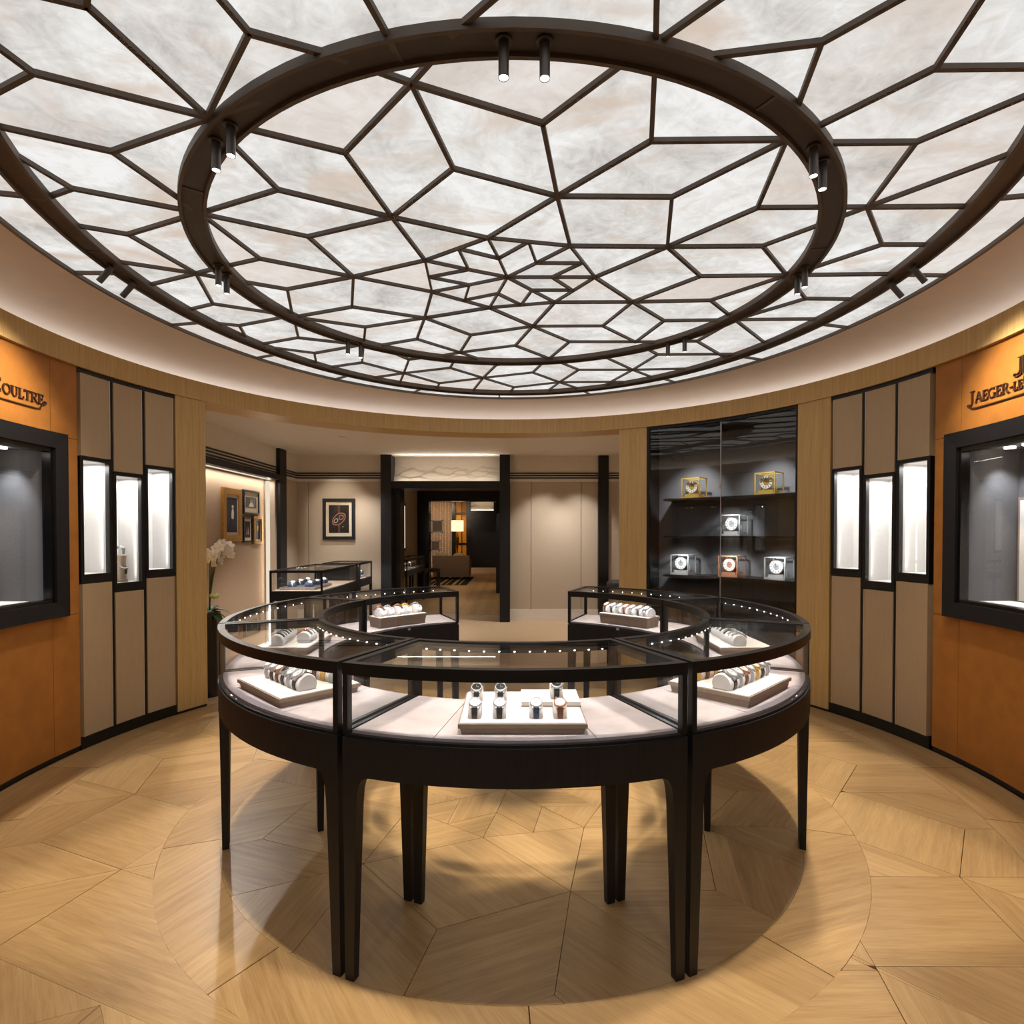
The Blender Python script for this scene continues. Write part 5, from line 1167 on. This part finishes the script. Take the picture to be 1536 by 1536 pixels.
# sofa, lamp, rug
rg = empty('striped_rug', (-2.2, 18.4, 0), 'dark rug with pale stripes in the far lounge', 'rug')
build(MB().box(-3.3, -1.35, 16.9, 20.2, -.002, .008), 'pile', 'rug_dark', rg)
for k in range(9): build(MB().box(-3.2 + k * .20, -3.16 + k * .20 + .05 * (k % 2), 16.95, 20.15, .008, .011), 'stripe', 'rug_light', rg)
sf = empty('sofa', (-2.0, 19.4, .012), 'low taupe armchair seen from behind in the far lounge', 'sofa')
sx0, sx1 = -2.62, -1.43
build(MB().hexa([(sx0, 18.9, .10), (sx1, 18.9, .10), (sx1, 19.12, .10), (sx0, 19.12, .10), (sx0 - .02, 18.82, .80), (sx1 + .02, 18.82, .80), (sx1 + .02, 19.0, .80), (sx0 - .02, 19.0, .80)]), 'backrest', 'upholstery', sf)
for x in (sx0, sx1 - .16): build(MB().hexa([(x, 19.0, .10), (x + .16, 19.0, .10), (x + .16, 19.9, .10), (x, 19.9, .10), (x - .01, 18.95, .78), (x + .17, 18.95, .78), (x + .17, 19.9, .60), (x - .01, 19.9, .60)]), 'armrest', 'upholstery', sf)
build(MB().box(sx0 + .16, sx1 - .16, 19.05, 19.88, .12, .44), 'seat', 'upholstery', sf)
for x in (-2.35, -1.78): build(MB().sphere((x, 19.16, .70), 1, 12, 8, (.24, .09, .20)), 'cushion', 'cushion', sf, 'all')
for x in (sx0 + .06, sx1 - .10):
    for y in (19.0, 19.8): build(MB().box(x, x + .04, y, y + .04, .012, .12), 'leg', 'black_oak', sf)
lp = empty('floor_lamp', (-2.0, 20.9, 0), 'floor lamp with a cream drum shade behind the sofa', 'lamp')
build(MB().lathe([(.02, 0), (.16, 0), (.16, .02), (.03, .04), (.015, .06)], (-2.0, 20.9, 0), 18), 'base', 'lamp_metal', lp, 40)
build(MB().lathe([(.015, .05), (.02, .9), (.05, 1.2), (.06, 1.34), (.03, 1.46), (.015, 1.62)], (-2.0, 20.9, 0), 14), 'pole', 'lamp_metal', lp, 40)
build(MB().lathe([(.225, 1.62), (.225, 2.02), (.22, 2.02), (.22, 1.62)], (-2.0, 20.9, 0), 24), 'shade', 'lampshade', lp, 40)
light('lamp_bulb', 'POINT', (-2.0, 20.9, 1.85), 35, WARM2, None, .08)
ts = empty('side_table', (-2.75, 18.2, .012), 'small pale side table beside the sofa', 'table')
build(MB().lathe([(.01, .44), (.2, .44), (.2, .47), (.01, .47)], (-2.75, 18.2, 0), 20), 'top', 'cream', ts); build(MB().lathe([(.15, .012), (.15, .03), (.02, .04), (.02, .44)], (-2.75, 18.2, 0), 14), 'pedestal', 'black_metal', ts)
light('corridor_light', 'SPOT', (-1.2, 11.4, 2.76), 45, WARM, (-1.2, 11.4, 0), .05, angle=90, blend=.8)
light('corridor_light', 'SPOT', (-1.2, 13.6, 2.76), 60, WARM2, (-1.2, 13.6, 0), .05, angle=70, blend=.8)
light('lounge_light', 'SPOT', (-2.2, 17.2, 2.74), 60, WARM, (-2.3, 19.6, 1.0), .05, angle=90, blend=.8)
light('lounge_light', 'SPOT', (-1.2, 16.6, 2.74), 110, WARM2, (-1.2, 16.6, 0), .05, angle=80, blend=.8)
light('lounge_light', 'SPOT', (-2.7, 20.8, 2.74), 80, WARM2, (-2.9, 22.5, 1.4), .05, angle=100, blend=.8)
light('lounge_light', 'SPOT', (-2.1, 22.2, 2.74), 20, WARM2, (-2.05, 22.6, 1.4), .05, angle=60, blend=.8)
# ---------------------------------------------------------------- entrance vestibule behind the camera
struct(MB().box(-2.3, -2.2, -2.0, 1.6, 0, 3.16), 'wall_left_entrance', 'wall_fabric'); struct(MB().box(2.2, 2.3, -2.0, 1.6, 0, 3.16), 'wall_right_entrance', 'wall_fabric')
struct(MB().box(-2.3, 2.3, -2.1, -2.0, 0, 3.16), 'wall_entrance', 'wall_fabric')
o = floor_slab([(-2.3, -2.1), (2.3, -2.1), (2.3, 1.2), (-2.3, 1.2)], 'floor_entrance', 'parquet', 'oak floor of the entrance', -.001)
struct(MB().box(-2.3, 2.3, -2.1, .55, 2.90, 2.96), 'ceiling_entrance', 'white_paint', label='plain ceiling of the entrance')
for k, (x, y) in enumerate(((-1.3, -.9), (0, -.9), (1.3, -.9))):  # unseen lamps, added to brighten the room from the front
    root = empty('downlight', (x, y, 2.90), 'added entrance fill light, %s of three across the entrance' % ORDN[k], 'downlight', 'added entrance fill lights')
    build(MB().lathe([(.050, -.003), (.07, -.003), (.07, .0), (.050, .0)], (x, y, 2.90), 20), 'trim_ring', 'white_paint', root, 40)
    build(MB().lathe([(.001, -.002), (.050, -.002), (.050, -.001), (.001, -.001)], (x, y, 2.90), 20), 'lamp', 'downlight', root)
    light('entrance_fill', 'SPOT', (x, y, 2.88), 40, NEUT, (x, 3.0, 1.2), .05, angle=130, blend=.9)
for o in list(bpy.data.objects):
    if '_w' in o: del o['_w']
